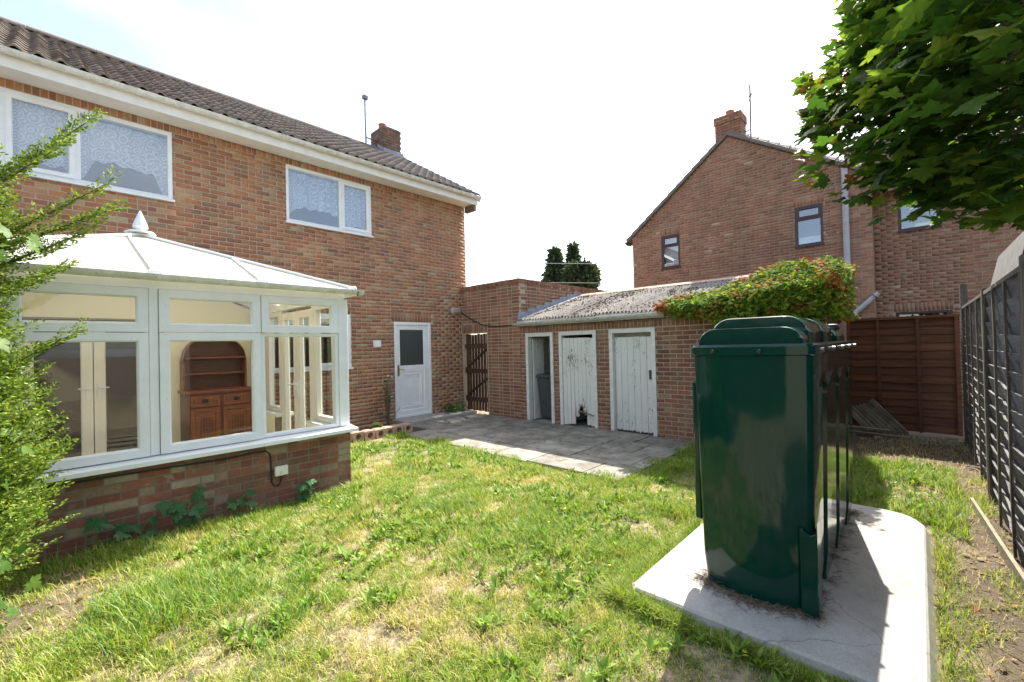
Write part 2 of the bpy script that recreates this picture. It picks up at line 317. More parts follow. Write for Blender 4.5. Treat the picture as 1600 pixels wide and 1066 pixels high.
# ------------------------------------------------------------------ brickwork
BRK = []
for k in range(6):
    r = random.Random(k); vs = [(x + r.uniform(-.008, .008), y, z + r.uniform(-.02, .02)) for x in (-.5, .5) for y in (0, 1) for z in (-.5, .5)]
    BRK.append((vs, BF))
BRKME = {}
def brick_me(k, mat):
    if (k, mat) not in BRKME:
        me = bpy.data.meshes.new('brick'); me.from_pydata(BRK[k][0], [], BRK[k][1]); me.materials.append(M[mat]); BRKME[(k, mat)] = me
    return BRKME[(k, mat)]
def subtract(a, b, cuts):
    iv = [(a, b)]
    for c0, c1 in cuts:
        nx = []
        for x, y in iv:
            if c1 <= x or c0 >= y: nx.append((x, y)); continue
            if c0 > x: nx.append((x, c0))
            if c1 < y: nx.append((c1, y))
        iv = nx
    return iv
def brick_wall(parent, axis, c, out, u0, u1, z0, z1, mat, holes=(), bond='stretcher', single=300, limit=None, thick=.2, soldiers=(), mortar='mortar', zofs=0., core=True, tilt=None, name='wall', seed=1):
    """outer face in plane axis=c facing sign out; returns the wall part; bricks are its children"""
    r = random.Random(seed)
    lim = limit or (lambda z: (u0, u1))
    P = (lambda u, d, z: (u, c + out * d, z)) if axis == 'y' else (lambda u, d, z: (c + out * d, u, z))
    mb = MB()
    zs = sorted(set([z0, z1] + [h[2] for h in holes] + [h[3] for h in holes]))
    if limit: zs = sorted(set(zs + list(np.arange(z0, z1, .075))))
    zs = [z for z in zs if z0 <= z <= z1]
    for za, zb in zip(zs[:-1], zs[1:]):
        l0, l1 = lim((za + zb) / 2)
        if l1 - l0 < .02: continue
        for a, b in subtract(l0, l1, [(h[0], h[1]) for h in holes if h[2] < (za + zb) / 2 < h[3]]):
            p, q = P(a, -.0025, za), P(b, -thick, zb); mb.box(p[0], q[0], p[1], q[1], za, zb)
    wall = mb.build(name, mortar, parent)
    specs = []
    def put(a, b, zc, h, vertical=False):
        for x, y in subtract(a, b, [(hh[0], hh[1]) for hh in holes if hh[2] - .03 < zc < hh[3] + .03]):
            if y - x > .025: specs.append(((x + y) / 2, zc, y - x, h))
    for s0, s1, sa, sb in soldiers:
        n = max(1, round((s1 - s0) / .075)); wd = (s1 - s0) / n
        for i in range(n): specs.append((s0 + wd * (i + .5), (sa + sb) / 2, wd - .013, sb - sa - .012))
    nc = int((z1 - z0) / .075 + .5)
    for j in range(nc):
        zc = z0 + .0375 + j * .075 + zofs
        l0, l1 = lim(zc)
        if l1 - l0 < .05: continue
        u = u0 - (.0 if j % 2 == 0 else .1125); k = j % 2; pend = []
        while u < l1:
            if bond == 'stretcher':
                if pend: ln = pend.pop()
                elif r.random() > .06: ln = .212
                else: ln = .0995; pend.append(.0995)
            elif bond == 'flemish': ln = .212 if k % 2 == 0 else .100
            else: ln = .212 if r.random() > .35 else .100
            k += 1; a, b = max(u, l0), min(u + ln, l1); u += ln + .013
            if b - a < .03: continue
            if any(s0 < (a + b) / 2 < s1 and sa < zc < sb for s0, s1, sa, sb in soldiers): continue
            cuts = [(s0, s1) for s0, s1, sa, sb in soldiers if sa < zc < sb]
            for a2, b2 in subtract(a, b, cuts):
                if b2 - a2 > .03: put(a2, b2, zc, .0615)
    arr = np.array([P(s[0], 0, s[1]) for s in specs]); px, py, dz = pix(arr)
    inv = (px > -10) & (px < 1610) & (py > -10) & (py < 1076) & (dz > 0)
    ordr = [i for i in np.argsort(np.where(inv, dz, 1e3 + dz))]
    sing = [i for i in ordr[:single] if inv[i]]; ss = set(sing)
    for i in sing:
        u, z, ln, h = specs[i]; o = bpy.data.objects.new('brick', brick_me(r.randrange(6), mat + '_object')); COL.objects.link(o); o.parent = wall
        pp = P(u, r.uniform(-.001, .0015) - .05, z); o.location = Vector(pp) - org(wall)
        sgn = 1 if axis == 'y' else 1
        o.rotation_euler = (0, 0, (math.pi if out < 0 else 0) if axis == 'y' else (-math.pi / 2 if out > 0 else math.pi / 2))
        o.rotation_euler[1] = r.uniform(-.004, .004)
        o.scale = (ln, .05, h)
    rest = [i for i in range(len(specs)) if i not in ss]
    if rest:
        V = np.zeros((len(rest), 8, 3)); F = np.array(BF)
        for n, i in enumerate(rest):
            u, z, ln, h = specs[i]; pr = r.uniform(-.001, .0015)
            bv = BRK[r.randrange(6)][0]
            for q, (x, y, zz) in enumerate(bv): V[n, q] = P(u + x * ln, pr - .05 + y * .05, z + zz * h)
        FF = (F[None] + (np.arange(len(rest)) * 8)[:, None, None])
        o = link('brickwork', npmesh('brickwork', V.reshape(-1, 3), FF.ravel(), 4, org(wall)), mat + '_island', wall); o['kind'] = 'stuff'
    return wall
# ------------------------------------------------------------------ frames and panes
def PF(axis, c, out): return (lambda u, d, z: (u, c + out * d, z)) if axis == 'y' else (lambda u, d, z: (c + out * d, u, z))
def ring(mb, axis, c, out, u0, u1, z0, z1, w, d0, d1, cham=.012, wb=None):
    """picture-frame ring, d0 back .. d1 front depth; inner edge chamfered"""
    P = PF(axis, c, out); wb = w if wb is None else wb
    R = lambda a, d: [P(u0 + a, d, z0 + a * wb / w if w else z0), P(u1 - a, d, z0 + a * wb / w if w else z0), P(u1 - a, d, z1 - a), P(u0 + a, d, z1 - a)]
    loops = [R(0, d0), R(0, d1), R(w - cham, d1), R(w, d1 - cham), R(w, d0)]
    vs = [p for l in loops for p in l]; fs = []
    for i in range(5):
        j = (i + 1) % 5
        fs += [(i * 4 + k, i * 4 + (k + 1) % 4, j * 4 + (k + 1) % 4, j * 4 + k) for k in range(4)]
    return mb.add(vs, fs)
def pane(parent, axis, c, out, u0, u1, z0, z1, d, mat='glass', name='pane'):
    p = PF(axis, c, out); a = p(u0, d, z0); b = p(u1, d + .006, z1)
    return MB().box(a[0], b[0], a[1], b[1], z0, z1).build(name, mat, parent)
def light(parent, axis, c, out, u0, u1, z0, z1, w=.07, d0=-.03, d1=.03, mat='upvc', gm='glass', name='window_light', wb=None, gd=0.):
    f = ring(MB(), axis, c, out, u0, u1, z0, z1, w, d0, d1, .012, wb).build(name, mat, parent)
    pane(f, axis, c, out, u0 + w - .006, u1 - w + .006, z0 + (wb or w) - .006, z1 - w + .006, gd, gm); return f
# ================================================================== SETTING
def smooth(e0, e1, x): t_ = np.clip((np.asarray(x, float) - e0) / (e1 - e0), 0, 1); return t_ * t_ * (3 - 2 * t_)
def soil_mask(x, y):
    x = np.asarray(x, float); y = np.asarray(y, float); n = vnoise(x, y, 2.3, 3, 8) * .7 + vnoise(x, y, 6, 1, 4) * .3 - .5
    a = smooth(.15, -.25, (y + 8.36) - n * .5) * smooth(-6.2, -5.0, x)              # strip along the grey fence
    b = smooth(.0, .5, x + n * .6) * smooth(-5.6, -6.2, y)                          # bare patch in front of the brown fence
    c = smooth(-1.25, -1.0, y + n * .3) * smooth(-2.0, -2.35, x)                      # bed by the house wall
    d = .75 * smooth(-6.9, -7.3, x + n * .7) * smooth(-5.0, -4.4, y + n * .7)            # under the conifer
    e = smooth(.22, .05, -3.31 - y + n * .2) * smooth(-4.6, -4.9, x)                  # foot of conservatory
    g = smooth(.55, .75, vnoise(x, y, 1.1, 9, 2)) * smooth(-5.2, -4.4, x + y * .0) * .0
    return np.clip(np.maximum.reduce([a, b * .95, c, d, e, g]), 0, 1)
fx = np.concatenate([[-600, -200, -80, -40, -22], np.arange(-12, 5.01, .1), [9, 18, 40, 80, 200, 600]])
fy = np.concatenate([[-600, -200, -80, -40, -20], np.arange(-12, 2.01, .1), [6, 14, 40, 80, 200, 600]])
GX, GY = np.meshgrid(fx, fy, indexing='ij')
def gz(x, y):
    z = (vnoise(x, y, 1.7, 5, 5) - .5) * .035 + (vnoise(x, y, 6, 2, 7) - .5) * .014
    x = np.asarray(x, float); y = np.asarray(y, float)
    inside = (x > -12) & (x < 5) & (y > -12) & (y < 2)
    z = np.where(inside, z, 0)
    flat = ((x > -3.0) & (y > -6.0) & (y < .2)) | ((x > -5.0) & (x < -2.0) & (y < -6.7) & (y > -8.5)) | ((x > -8.4) & (x < -4.65) & (y > -3.45))
    return np.where(flat, -.012 + 0 * z, z)
gzv = gz(GX, GY); nx_, ny_ = GX.shape
idx = np.arange(nx_ * ny_).reshape(nx_, ny_)
FQ = np.stack([idx[:-1, :-1], idx[1:, :-1], idx[1:, 1:], idx[:-1, 1:]], -1).reshape(-1, 4)
ground = link('ground', npmesh('ground', np.stack([GX, GY, gzv], -1).reshape(-1, 3), FQ, 4, attrs={'soil': soil_mask(GX, GY).ravel()}, smooth=True), 'ground'); ground['kind'] = 'structure'
# patio of paving slabs
PX = [-2.78, -2.16, -1.50, -.86, -.20]
pat = MB().box(-2.74, -.21, -5.72, -.62, -.06, .006).build('patio', 'paving_joint'); pat['kind'] = 'structure'
rp_ = random.Random(3)
for i in range(4):
    y = -.62; k = 0
    while y > -5.65:
        ln = min([.62, .92, .92, .62][(i + k) % 4], y + 5.75); k += 1
        if i == 0 and y > -.9: y -= ln; continue
        dz = rp_.uniform(-.006, .006); a, b = rp_.uniform(-.004, .004), rp_.uniform(-.004, .004)
        g_ = .007
        xa, xb, ya, yb = PX[i] + g_, PX[i + 1] - g_, y - ln + g_, y - g_
        if i == 0: xa += rp_.uniform(-.02, .05)
        zz = lambda x, yy: .028 + dz + a * (x - xa) + b * (yy - ya)
        s = MB(); s.add([(x, yy, (zz(x, yy) if q else -.02)) for x in (xa, xb) for yy in (ya, yb) for q in (0, 1)], BF)
        s.build('paving_slab', 'paving', pat, bevel=.004); y -= ln
# oil tank slab with rounded far corner
def rrect(x0, x1, y0, y1, rads, n=6):
    pts = []
    for (cx, cy, a0), r_ in zip(((x1, y1, 0), (x0, y1, 90), (x0, y0, 180), (x1, y0, 270)), rads):
        sx = -1 if cx == x1 else 1; sy = -1 if cy == y1 else 1
        for k in range(n + 1 if r_ > .001 else 1):
            a = math.radians(a0 + (90 * k / n if r_ > .001 else 45)); pts.append((cx + sx * r_ + r_ * math.cos(a), cy + sy * r_ + r_ * math.sin(a)))
    return pts
poly = rrect(-4.77, -2.15, -8.34, -6.94, (.06, .05, .05, .30))
poly = [(x + random.uniform(-.006, .006), y + random.uniform(-.006, .006)) for x, y in poly]
sb = MB(); n = len(poly); cx_, cy_ = -3.48, -7.63
lo = [(x + (.03 if x > cx_ else -.008), y + (.01 if y > cy_ else -.04), -.05) for x, y in poly]; md = [(x, y, .058) for x, y in poly]; hi = [(x + (-.012 if x > cx_ else .012), y + (-.012 if y > cy_ else .012), .07) for x, y in poly]
sb.add(lo + md + hi, [(i, (i + 1) % n, n + (i + 1) % n, n + i) for i in range(n)] + [(n + i, n + (i + 1) % n, 2 * n + (i + 1) % n, 2 * n + i) for i in range(n)] + [tuple(range(2 * n, 3 * n))])
slab = sb.build('concrete_slab', 'slab_concrete'); slab['kind'] = 'structure'
# ================================================================== MAIN HOUSE
house = thing('brick_house', (-4, 0, 0), 'red brick house with brown tiled roof and white windows, conservatory built against it', 'house')
X0 = -10.6
W2 = (-4.262, -2.578, 3.98, 5.02); W1 = (-9.3, -5.914, 3.98, 5.02); DR = (-2.097, -1.126, .10, 2.20); KW = (-4.55, -3.08, 1.27, 2.32); BD = (-7.55, -6.10, .05, 2.12)
hw = brick_wall(house, 'y', 0, -1, X0, 0, 0, 5.16, 'brick_house', [W2, W1, DR, KW, BD], 'stretcher', 300, thick=.25,
                soldiers=[(DR[0] - .06, DR[1] + .02, 2.205, 2.425), (X0, 0, 5.025, 5.16), (KW[0], KW[1], 2.325, 2.545)], seed=11)
# remaining shell
sh = MB(); sh.box(-.25, -.012, .25, 6.0, 0, 5.2); sh.box(X0, X0 + .2, .25, 6.0, 0, 5.2); sh.box(X0, -.25, 5.8, 6.0, 0, 5.2)
sh.prism([(.25, 5.2), (6.0, 5.2), (3.0, 7.2)], lambda u, v, k: (-.25 + .235 * k, u, v)); sh.build('side_wall', 'brick_house_island', house)
MB().box(X0 + .2, -.25, .25, 5.8, 2.55, 2.75).build('upper_floor', 'room_dark', house); MB().box(X0 + .2, -.25, .25, 5.8, 5.17, 5.2).build('ceiling', 'room_dark', house)
MB().box(X0 + .2, -.25, .25, 5.8, -.03, .03).build('ground_floor', 'room_dark', house)
MB().box(X0 + .2, -.25, 2.8, 2.9, .03, 2.55).build('room_partition', 'room_dark', house); MB().box(X0 + .2, -.25, 2.8, 2.9, 2.75, 5.17).build('room_partition', 'room_dark', house)
# eaves
MB().box(X0, .10, -.345, -.006, 5.135, 5.155).build('soffit', 'fascia_white', house); MB().box(X0, .12, -.375, -.347, 5.125, 5.31).build('fascia', 'fascia_white', house)
MB().box(-.002, .09, -.34, -.01, 4.99, 5.133).build('corbel', 'brick_chimney_island', house)
def half_gutter(mb, axis, a, b, c, z, r, n=8, th=.006):
    P = (lambda t_, o, h: (t_, c + o, z + h)) if axis == 'x' else (lambda t_, o, h: (c + o, t_, z + h))
    prof = [(r * math.cos(math.pi + math.pi * k / n), r * math.sin(math.pi + math.pi * k / n)) for k in range(n + 1)] + [((r - th) * math.cos(2 * math.pi - math.pi * k / n), (r - th) * math.sin(2 * math.pi - math.pi * k / n)) for k in range(n + 1)]
    return mb.prism(prof, lambda u, v, k: P(b if k else a, u, v))
gm = MB(); half_gutter(gm, 'x', X0, .14, -.437, 5.315, .06); g = gm.build('gutter', 'gutter_white', house, smooth=40)
for x in np.arange(-9.3, .1, .98):
    gb = MB(); half_gutter(gb, 'x', x - .02, x + .02, -.437, 5.317, .066, th=.005); gb.build('gutter_bracket', 'gutter_white', g)
gb = MB(); half_gutter(gb, 'x', .12, .145, -.437, 5.317, .064, th=.03); gb.build('gutter_end', 'gutter_white', g)
# roof
RY0, RZ0, RY1, RZ1, RXE = -.42, 5.345, 3.0, 7.37, .20
pit = math.atan2(RZ1 - RZ0, RY1 - RY0); slen = math.hypot(RZ1 - RZ0, RY1 - RY0); cp, sp = math.cos(pit), math.sin(pit)
rm = MB(); rm.prism([(RY0 + .05, RZ0 - .015), (RY1, RZ1 - .045), (6.4, 5.345), (6.4, 5.20), (RY1, RZ1 - .2), (RY0 + .05, RZ0 - .05)], lambda u, v, k: (X0 if k else RXE - .05, u, v))
roof = rm.build('roof', 'roof_tile_island', house)
TW, TG = .2, .30
ncs = int(slen / TG) + 1
def tile_mesh(k):
    r = random.Random(k); nseg = 8; V = []; F = []
    for s_, lift in ((0, .036), (TG + .06, .012)):
        for i in range(nseg + 1):
            u = -.5 * TW + (TW + .012) * i / nseg; h = .027 * math.cos(2 * math.pi * (u / TW)) + .004 * math.cos(4 * math.pi * u / TW + 1)
            V.append((u + r.uniform(-.001, .001), s_ + r.uniform(-.003, .003), h + lift + r.uniform(-.001, .001)))
    V += [(x, y, z - .024) for x, y, z in V[:nseg + 1]]
    m_ = nseg + 1
    F += [(i, i + 1, m_ + i + 1, m_ + i) for i in range(nseg)] + [(2 * m_ + i, 2 * m_ + i + 1, i + 1, i) for i in range(nseg)]
    return V, F
TV = [tile_mesh(k) for k in range(4)]; TME = []
for v_, f_ in TV:
    me = bpy.data.meshes.new('roof_tile'); me.from_pydata(v_, [], f_); me.materials.append(M['roof_tile_object']); me.polygons.foreach_set('use_smooth', [True] * 8 + [False] * 8); TME.append(me)
tiles = [(RXE - .1 - TW * i, j) for i in range(int((RXE - X0) / TW)) for j in range(ncs)]
tp_ = np.array([(x, RY0 + j * TG * cp, RZ0 + j * TG * sp) for x, j in tiles]); px, py, dz = pix(tp_)
inv = (px > -12) & (px < 1600) & (py > -12); order = np.argsort(np.where(inv, dz, 1e3 + dz)); sing = [i for i in order[:300] if inv[i]]; ss = set(sing)
rr = random.Random(5)
for i in sing:
    o = bpy.data.objects.new('roof_tile', TME[rr.randrange(4)]); COL.objects.link(o); o.parent = roof; o.location = Vector(tp_[i]) - org(roof); o.rotation_euler = (pit + rr.uniform(-.012, .012), 0, rr.uniform(-.012, .012))
VV = []; FF = []; nn = 0
for i in range(len(tiles)):
    if i in ss: continue
    v_, f_ = TV[rr.randrange(4)]; a = np.array(v_); p_ = pit + rr.uniform(-.012, .012); c_, s_ = math.cos(p_), math.sin(p_)
    VV.append(np.stack([a[:, 0], a[:, 1] * c_ - a[:, 2] * s_, a[:, 1] * s_ + a[:, 2] * c_], -1) + tp_[i]); FF.append(np.array(f_) + nn); nn += len(a)
o = link('tiling', npmesh('tiling', np.concatenate(VV), np.concatenate(FF), 4, org(roof)), 'roof_tile_island', roof); o['kind'] = 'stuff'
x = RXE
while x > X0 + .4:
    rb = MB(); rb.prism([(RY1 + .13 * math.cos(a), RZ1 - .03 + .095 * math.sin(a)) for a in np.linspace(-.15, math.pi + .15, 9)], lambda u, v, k: (x - .445 * k, u, v)); rb.build('ridge_tile', 'roof_tile_object', roof, smooth=40); x -= .45
vb = MB(); vb.prism([(RY0 + .02, RZ0 - .02), (RY1, RZ1 - .02), (RY1, RZ1 - .14), (RY0 + .02, RZ0 - .14)], lambda u, v, k: (RXE - .03 + .03 * k, u, v)); vb.build('verge', 'fascia_white', roof)
# chimney
def chimney(parent, x0, x1, y0, y1, z0, z1, mat, potx, poty, single=60, corbel=True):
    ch = MB().box(x0 + .03, x1 - .03, y0 + .03, y1 - .03, z0, z1 - .01).build('chimney', 'mortar_dark', parent)
    sub = []
    for ax, c_, out, a, b in (('y', y0, -1, x0, x1), ('x', x0, -1, y0, y1), ('y', y1, 1, x0, x1), ('x', x1, 1, y0, y1)):
        r_ = random.Random(int(c_ * 100)); nc = int((z1 - z0) / .075); P = PF(ax, c_, out)
        for j in range(nc):
            proud = .025 if corbel and j in (nc - 1, nc - 2, nc - 3) else 0
            ed = (.041 + (.0 if proud else 0)) if ax == 'x' else -proud; lo_, hi_ = a + ed, b - ed; lo_ -= 0; u = lo_ - (0 if j % 2 else .11)
            while u < hi_ - .03:
                ua, ub = max(u, lo_), min(u + .212, hi_); u += .225
                if ub - ua < .03: continue
                p, q = P(ua, proud, z0 + j * .075 + .005), P(ub, -.04, z0 + j * .075 + .07)
                sub.append((p, q))
    for p, q in sub:
        MB().box(p[0], q[0], p[1], q[1], p[2], q[2]).build('brick', mat + '_object', ch)
    MB().lathe((potx, poty, z1 - .02), [(.12, 0), (.115, .05), (.10, .16), (.115, .17), (.115, .2), (.09, .2), (.085, .03)], 14).build('chimney_pot', 'terracotta', ch, smooth=40)
    return ch
chm = chimney(house, -.60, -.02, 2.72, 3.42, 6.95, 8.04, 'brick_chimney', -.4, 3.1, corbel=False)
fl = MB(); fl.prism([(2.66, 7.19), (3.0, 7.40), (3.0, 7.54), (2.66, 7.33)], lambda u, v, k: (-.63 + .64 * k, u, v)); fl.build('flashing', 'lead', chm)
# front windows of the house
def house_window(H, divs, lights, gm='glass_upper', nm='window', sill=True):
    u0, u1, z0, z1 = H
    f = ring(MB(), 'y', 0, -1, u0, u1, z0, z1, .055, -.07, -.002, .01)
    for d_ in divs: f.box(d_ - .03, d_ + .03, .004, .068, z0 + .05, z1 - .05)
    wn = f.build(nm, 'upvc', house)
    for a, b, op in lights:
        if op:
            l_ = ring(MB(), 'y', 0, -1, a, b, z0 + .045, z1 - .045, .06, -.04, .014, .012).build('casement', 'upvc', wn)
            pane(wn, 'y', 0, -1, a + .055, b - .055, z0 + .10, z1 - .10, -.03, gm)
        else: pane(wn, 'y', 0, -1, a, b, z0 + .05, z1 - .05, -.035, gm)
    if sill: MB().box(u0 - .02, u1 + .02, -.05, -.003, z0 - .035, z0 - .001).build('sill', 'upvc', wn)
    return wn
house_window(W2, [-3.235], [(-4.21, -3.26, 0), (-3.215, -2.62, 1)])
house_window(W1, [-6.95, -7.62, -8.3], [(-6.93, -5.965, 0), (-7.595, -6.975, 1), (-8.28, -7.65, 1), (-9.25, -8.32, 0)])
house_window(KW, [-3.8], [(-4.50, -3.83, 0), (-3.78, -3.12, 1)], 'glass_upper')
# lace curtains
def lace(u0, u1, ztop, zside, zmid, label, y=.30, seed=0, sides=(1, 1)):
    nu, nz_ = int((u1 - u0) / .012), 14; V = np.zeros((nu + 1, nz_ + 1, 3)); us = np.linspace(u0, u1, nu + 1); t_ = (us - u0) / (u1 - u0)
    e = np.abs(2 * t_ - 1); e = np.where((t_ < .5) & (sides[0] == 0), 0, e); e = np.where((t_ > .5) & (sides[1] == 0), 0, e)
    zb = zmid + (zside - zmid) * smooth(.55, .98, e) - .035 * np.abs(np.sin(us * 14 + seed)) + .02 * np.sin(us * 5 + seed)
    for j in range(nz_ + 1):
        V[:, j, 0] = us; V[:, j, 2] = ztop + (zb - ztop) * j / nz_; V[:, j, 1] = y + .032 * np.sin(us * 38 + seed + np.sin(us * 9)) * (.4 + .6 * j / nz_) + .012 * np.sin(us * 17 + 2 * seed)
    ii = np.arange((nu + 1) * (nz_ + 1)).reshape(nu + 1, nz_ + 1); F = np.stack([ii[:-1, :-1], ii[1:, :-1], ii[1:, 1:], ii[:-1, 1:]], -1).reshape(-1, 4)
    lc = ((u0 + u1) / 2, y, ztop); o = link('net_curtain', npmesh('net_curtain', V.reshape(-1, 3), F, 4, lc, smooth=True), 'lace', None, lc); return tag(o, label, 'curtain')
for a in ((-4.22, -3.25, 4.96, 4.12, 4.33, 'white lace net curtain behind the wide fixed pane of the two-light upstairs window', .14, 1, (1, 0)), (-3.22, -2.62, 4.96, 4.1, 4.16, 'white lace net curtain behind the narrow casement of the two-light upstairs window', .14, 2, (0, 1)),
          (-6.94, -5.95, 4.96, 4.10, 4.40, 'white lace net curtain with a scalloped hem behind the big upstairs pane beside the conifer', .14, 4, (1, 1)), (-7.6, -6.97, 4.96, 4.05, 4.2, 'white lace net curtain behind the upstairs casement half hidden by conifer sprigs', .14, 5, (1, 1))): lace(*a)
# back door
bd = MB(); ring(bd, 'y', 0, -1, DR[0], DR[1], DR[2], DR[3], .065, -.08, .004, .01, .05); df = bd.build('door_frame', 'upvc', house)
a0, a1, b0, b1 = DR[0] + .05, DR[1] - .07, DR[2] + .045, DR[3] - .055
dm = ring(MB(), 'y', 0, -1, a0, a1, b0, b1, .115, -.075, -.025, .012)
P = PF('y', 0, -1)
dm.box(a0 + .1, a1 - .1, .028, .07, 1.10, 1.24)
door = dm.build('door', 'upvc', house)
pane(door, 'y', 0, -1, a0 + .11, a1 - .11, 1.235, b1 - .11, -.055, 'frosted')
pl = MB(); pl.box(a0 + .11, a1 - .11, .045, .06, b0 + .11, 1.105); pl.build('panel', 'upvc', door)
for k, (ins, d1) in enumerate(((.06, -.030), (.11, -.036))):
    q = ring(MB(), 'y', 0, -1, a0 + .115 + ins, a1 - .115 - ins, b0 + .115 + ins * .9, 1.10 - ins * .9, .035, -.046, d1, .014); q.build('panel_moulding', 'upvc', door)
hd = MB(); hd.box(a0 + .035, a0 + .075, .008, .026, 1.02, 1.26); hd.tube([(a0 + .055, .01, 1.16), (a0 + .055, -.045, 1.16), (a0 + .17, -.05, 1.155)], .009, 8); hd.build('handle', 'brass', door, smooth=40)
MB().box(DR[0] - .1, -.23, -.56, -.003, -.03, .095).build('door_step', 'concrete', house, bevel=.01)
lp = thing('wall_box', (-2.51, 0, 1.73), 'small square white box on the brick wall beside the back door', 'box')
MB().box(-2.60, -2.425, -.03, -.003, 1.655, 1.80).build('cover', 'upvc', lp, bevel=.006); MB().box(-2.585, -2.44, -.036, -.031, 1.67, 1.785).build('front_plate', 'upvc', lp)
lm = thing('wall_lamp', (-.4, 0, 2.5), 'grey bulkhead lamp on the house wall above the plank gate', 'lamp')
MB().box(-.52, -.25, -.07, -.003, 2.44, 2.58).build('body', 'old_gutter', lm, bevel=.015); MB().box(-.50, -.27, -.11, -.071, 2.45, 2.55).build('cover', 'concrete', lm, bevel=.02)
# tv aerial on the house
ae = thing('tv_aerial', (-1.0, 3.0, 7.4), 'thin grey aerial pole strapped beside the chimney of the house with conservatory', 'aerial')
MB().tube([(-.99, 3.0, 7.38), (-1.0, 3.0, 8.78)], .022, 8).build('mast', 'metal_grey', ae, smooth=40); MB().tube([(-.99, 3.0, 7.62), (-.6, 3.0, 7.62)], .018, 6).build('bracket', 'metal_grey', ae)
MB().box(-1.06, -.93, 2.95, 3.05, 8.70, 8.80).build('mast_head', 'metal_grey', ae); MB().tube([(-.95, 3., 8.70), (-.6, 3, 8.50), (-.3, 3.0, 8.40)], .005, 5).build('rod', 'metal_grey', ae)
# ================================================================== CONSERVATORY
con = thing('conservatory', (-6.5, -1.65, 0), 'white framed conservatory with hipped opal roof and finial on a low brick base', 'conservatory')
CX0, CX1, CYF = -8.2, -4.79, -3.30
cw = brick_wall(con, 'y', CYF, -1, CX0, CX1, 0, .675, 'brick_base', (), 'garden', 300, thick=.2, mortar='mortar_base', name='base_wall', seed=21)
cs = brick_wall(con, 'x', CX1, 1, CYF + .002, -.01, 0, .675, 'brick_base', [(-2.55, -1.42, .03, .7)], 'garden', 0, thick=.2, mortar='mortar_base', name='base_wall', seed=22)
MB().box(CX0, CX0 + .2, CYF + .21, -.01, 0, .675).build('base_wall', 'mortar_dark', con)
MB().box(CX0 + .2, CX1 - .2, CYF + .2, -.005, -.02, .05).build('floor', 'floor_tile', con)
# inner faces
MB().box(CX0 + .201, CX1 - .201, CYF + .201, CYF + .215, .05, .69).build('inner_lining', 'room_cream', con)
MB().box(CX1 - .215, CX1 - .201, -1.40, -.03, .05, .69).build('inner_lining', 'room_cream', con)
MB().box(CX1 - .215, CX1 - .201, CYF + .216, -2.57, .05, .69).build('inner_lining', 'room_cream', con)
il = MB()
for a, b, za, zb in ((CX0 + .2, BD[0] - .05, .05, 2.34), (BD[1] + .05, CX1 - .02, .05, 2.34), (BD[0] - .05, BD[1] + .05, 2.14, 2.34)): il.box(a, b, -.03, -.004, za, zb)
il.prism([(CX0 + .1, 2.34), (CX1 - .1, 2.34), (-6.5, 2.98)], lambda u, v, k: (u, -.03 + .026 * k, v)); il.build('inner_wall', 'room_cream', con)
# sill
sl_ = MB(); sl_.box(CX0 - .05, CX1 + .045, -3.43, -3.2, .655, .675); sl_.prism([(-3.43, .675), (-3.2, .675), (-3.2, .715), (-3.43, .69)], lambda u, v, k: (CX0 - .05 + (CX1 + .045 - CX0 + .05) * k, u, v)); sl_.build('sill', 'upvc', con)
sr = MB(); sr.box(CX1 - .2, CX1 + .045, -3.2, -2.5, .662, .713); sr.box(CX1 - .2, CX1 + .045, -1.46, -.01, .662, .713); sr.build('sill', 'upvc', con)
# front frames
YF = -3.27
def bay(u0, u1, cas=True):
    light(con, 'y', YF, -1, u0 + .004, u1 - .004, 1.822, 2.212, .082, -.03, .035)
    if cas: light(con, 'y', YF, -1, u0 + .004, u1 - .004, .716, 1.815, .08, -.03, .035)
    else: light(con, 'y', YF, -1, u0 + .004, u1 - .004, .716, 1.815, .04, -.03, .012)
bay(-6.587, -5.742); bay(-5.742, -4.905, False); bay(-7.50, -6.655); bay(-8.1, -7.50)
for a, b, d1 in ((-6.655, -6.587, .022), (-4.905, CX1, .028), (CX0, -8.1, .028)):
    MB().box(a, b, YF - d1, YF + (.05 if a < -5 else .11), .714, 2.22).build('mullion', 'upvc', con, bevel=.005)
MB().box(CX0, CX1 - .12, YF - .02, YF + .05, 2.216, 2.30).build('eaves_beam', 'upvc', con); MB().box(CX1 - .115, CX1 - .01, -3.22, -.03, 2.216, 2.30).build('eaves_beam', 'upvc', con)
# right side frames: french doors and fixed lights, plane x
XS = -4.86
def slight(y0, y1, z0, z1, w=.075, nm='window_light'): return light(con, 'x', XS, 1, y0, y1, z0, z1, w, -.04, .03, 'upvc_cream', 'glass', nm)
slight(-3.155, -2.58, .72, 2.212, .07)
for y0, y1 in ((-2.53, -2.01), (-2.0, -1.48)):
    d_ = slight(y0, y1, .06, 2.17, .10, 'french_door')
    yh = y1 - .05 if y1 < -1.9 else y0 + .05
    h = MB(); h.box(XS - .058, XS - .041, yh - .016, yh + .016, 1.0, 1.22); h.tube([(XS - .05, yh, 1.16), (XS - .095, yh, 1.16), (XS - .10, yh + (-.11 if y1 < -1.9 else .11), 1.16)], .009, 6); h.build('handle', 'upvc', d_)
slight(-1.42, -.86, .72, 2.212, .075); slight(-.85, -.05, .72, 2.212, .075)
for y in (-2.555, -1.45): MB().box(XS - .045, XS + .035, y - .022, y + .022, .06, 2.214).build('mullion', 'upvc_cream', con)
# left side (out of frame) glazing
for y0, y1 in ((-3.15, -2.1), (-2.1, -1.05), (-1.05, -.05)): light(con, 'x', CX0 + .06, -1, y0, y1, .7, 2.21, .07, -.03, .03, 'upvc_cream')
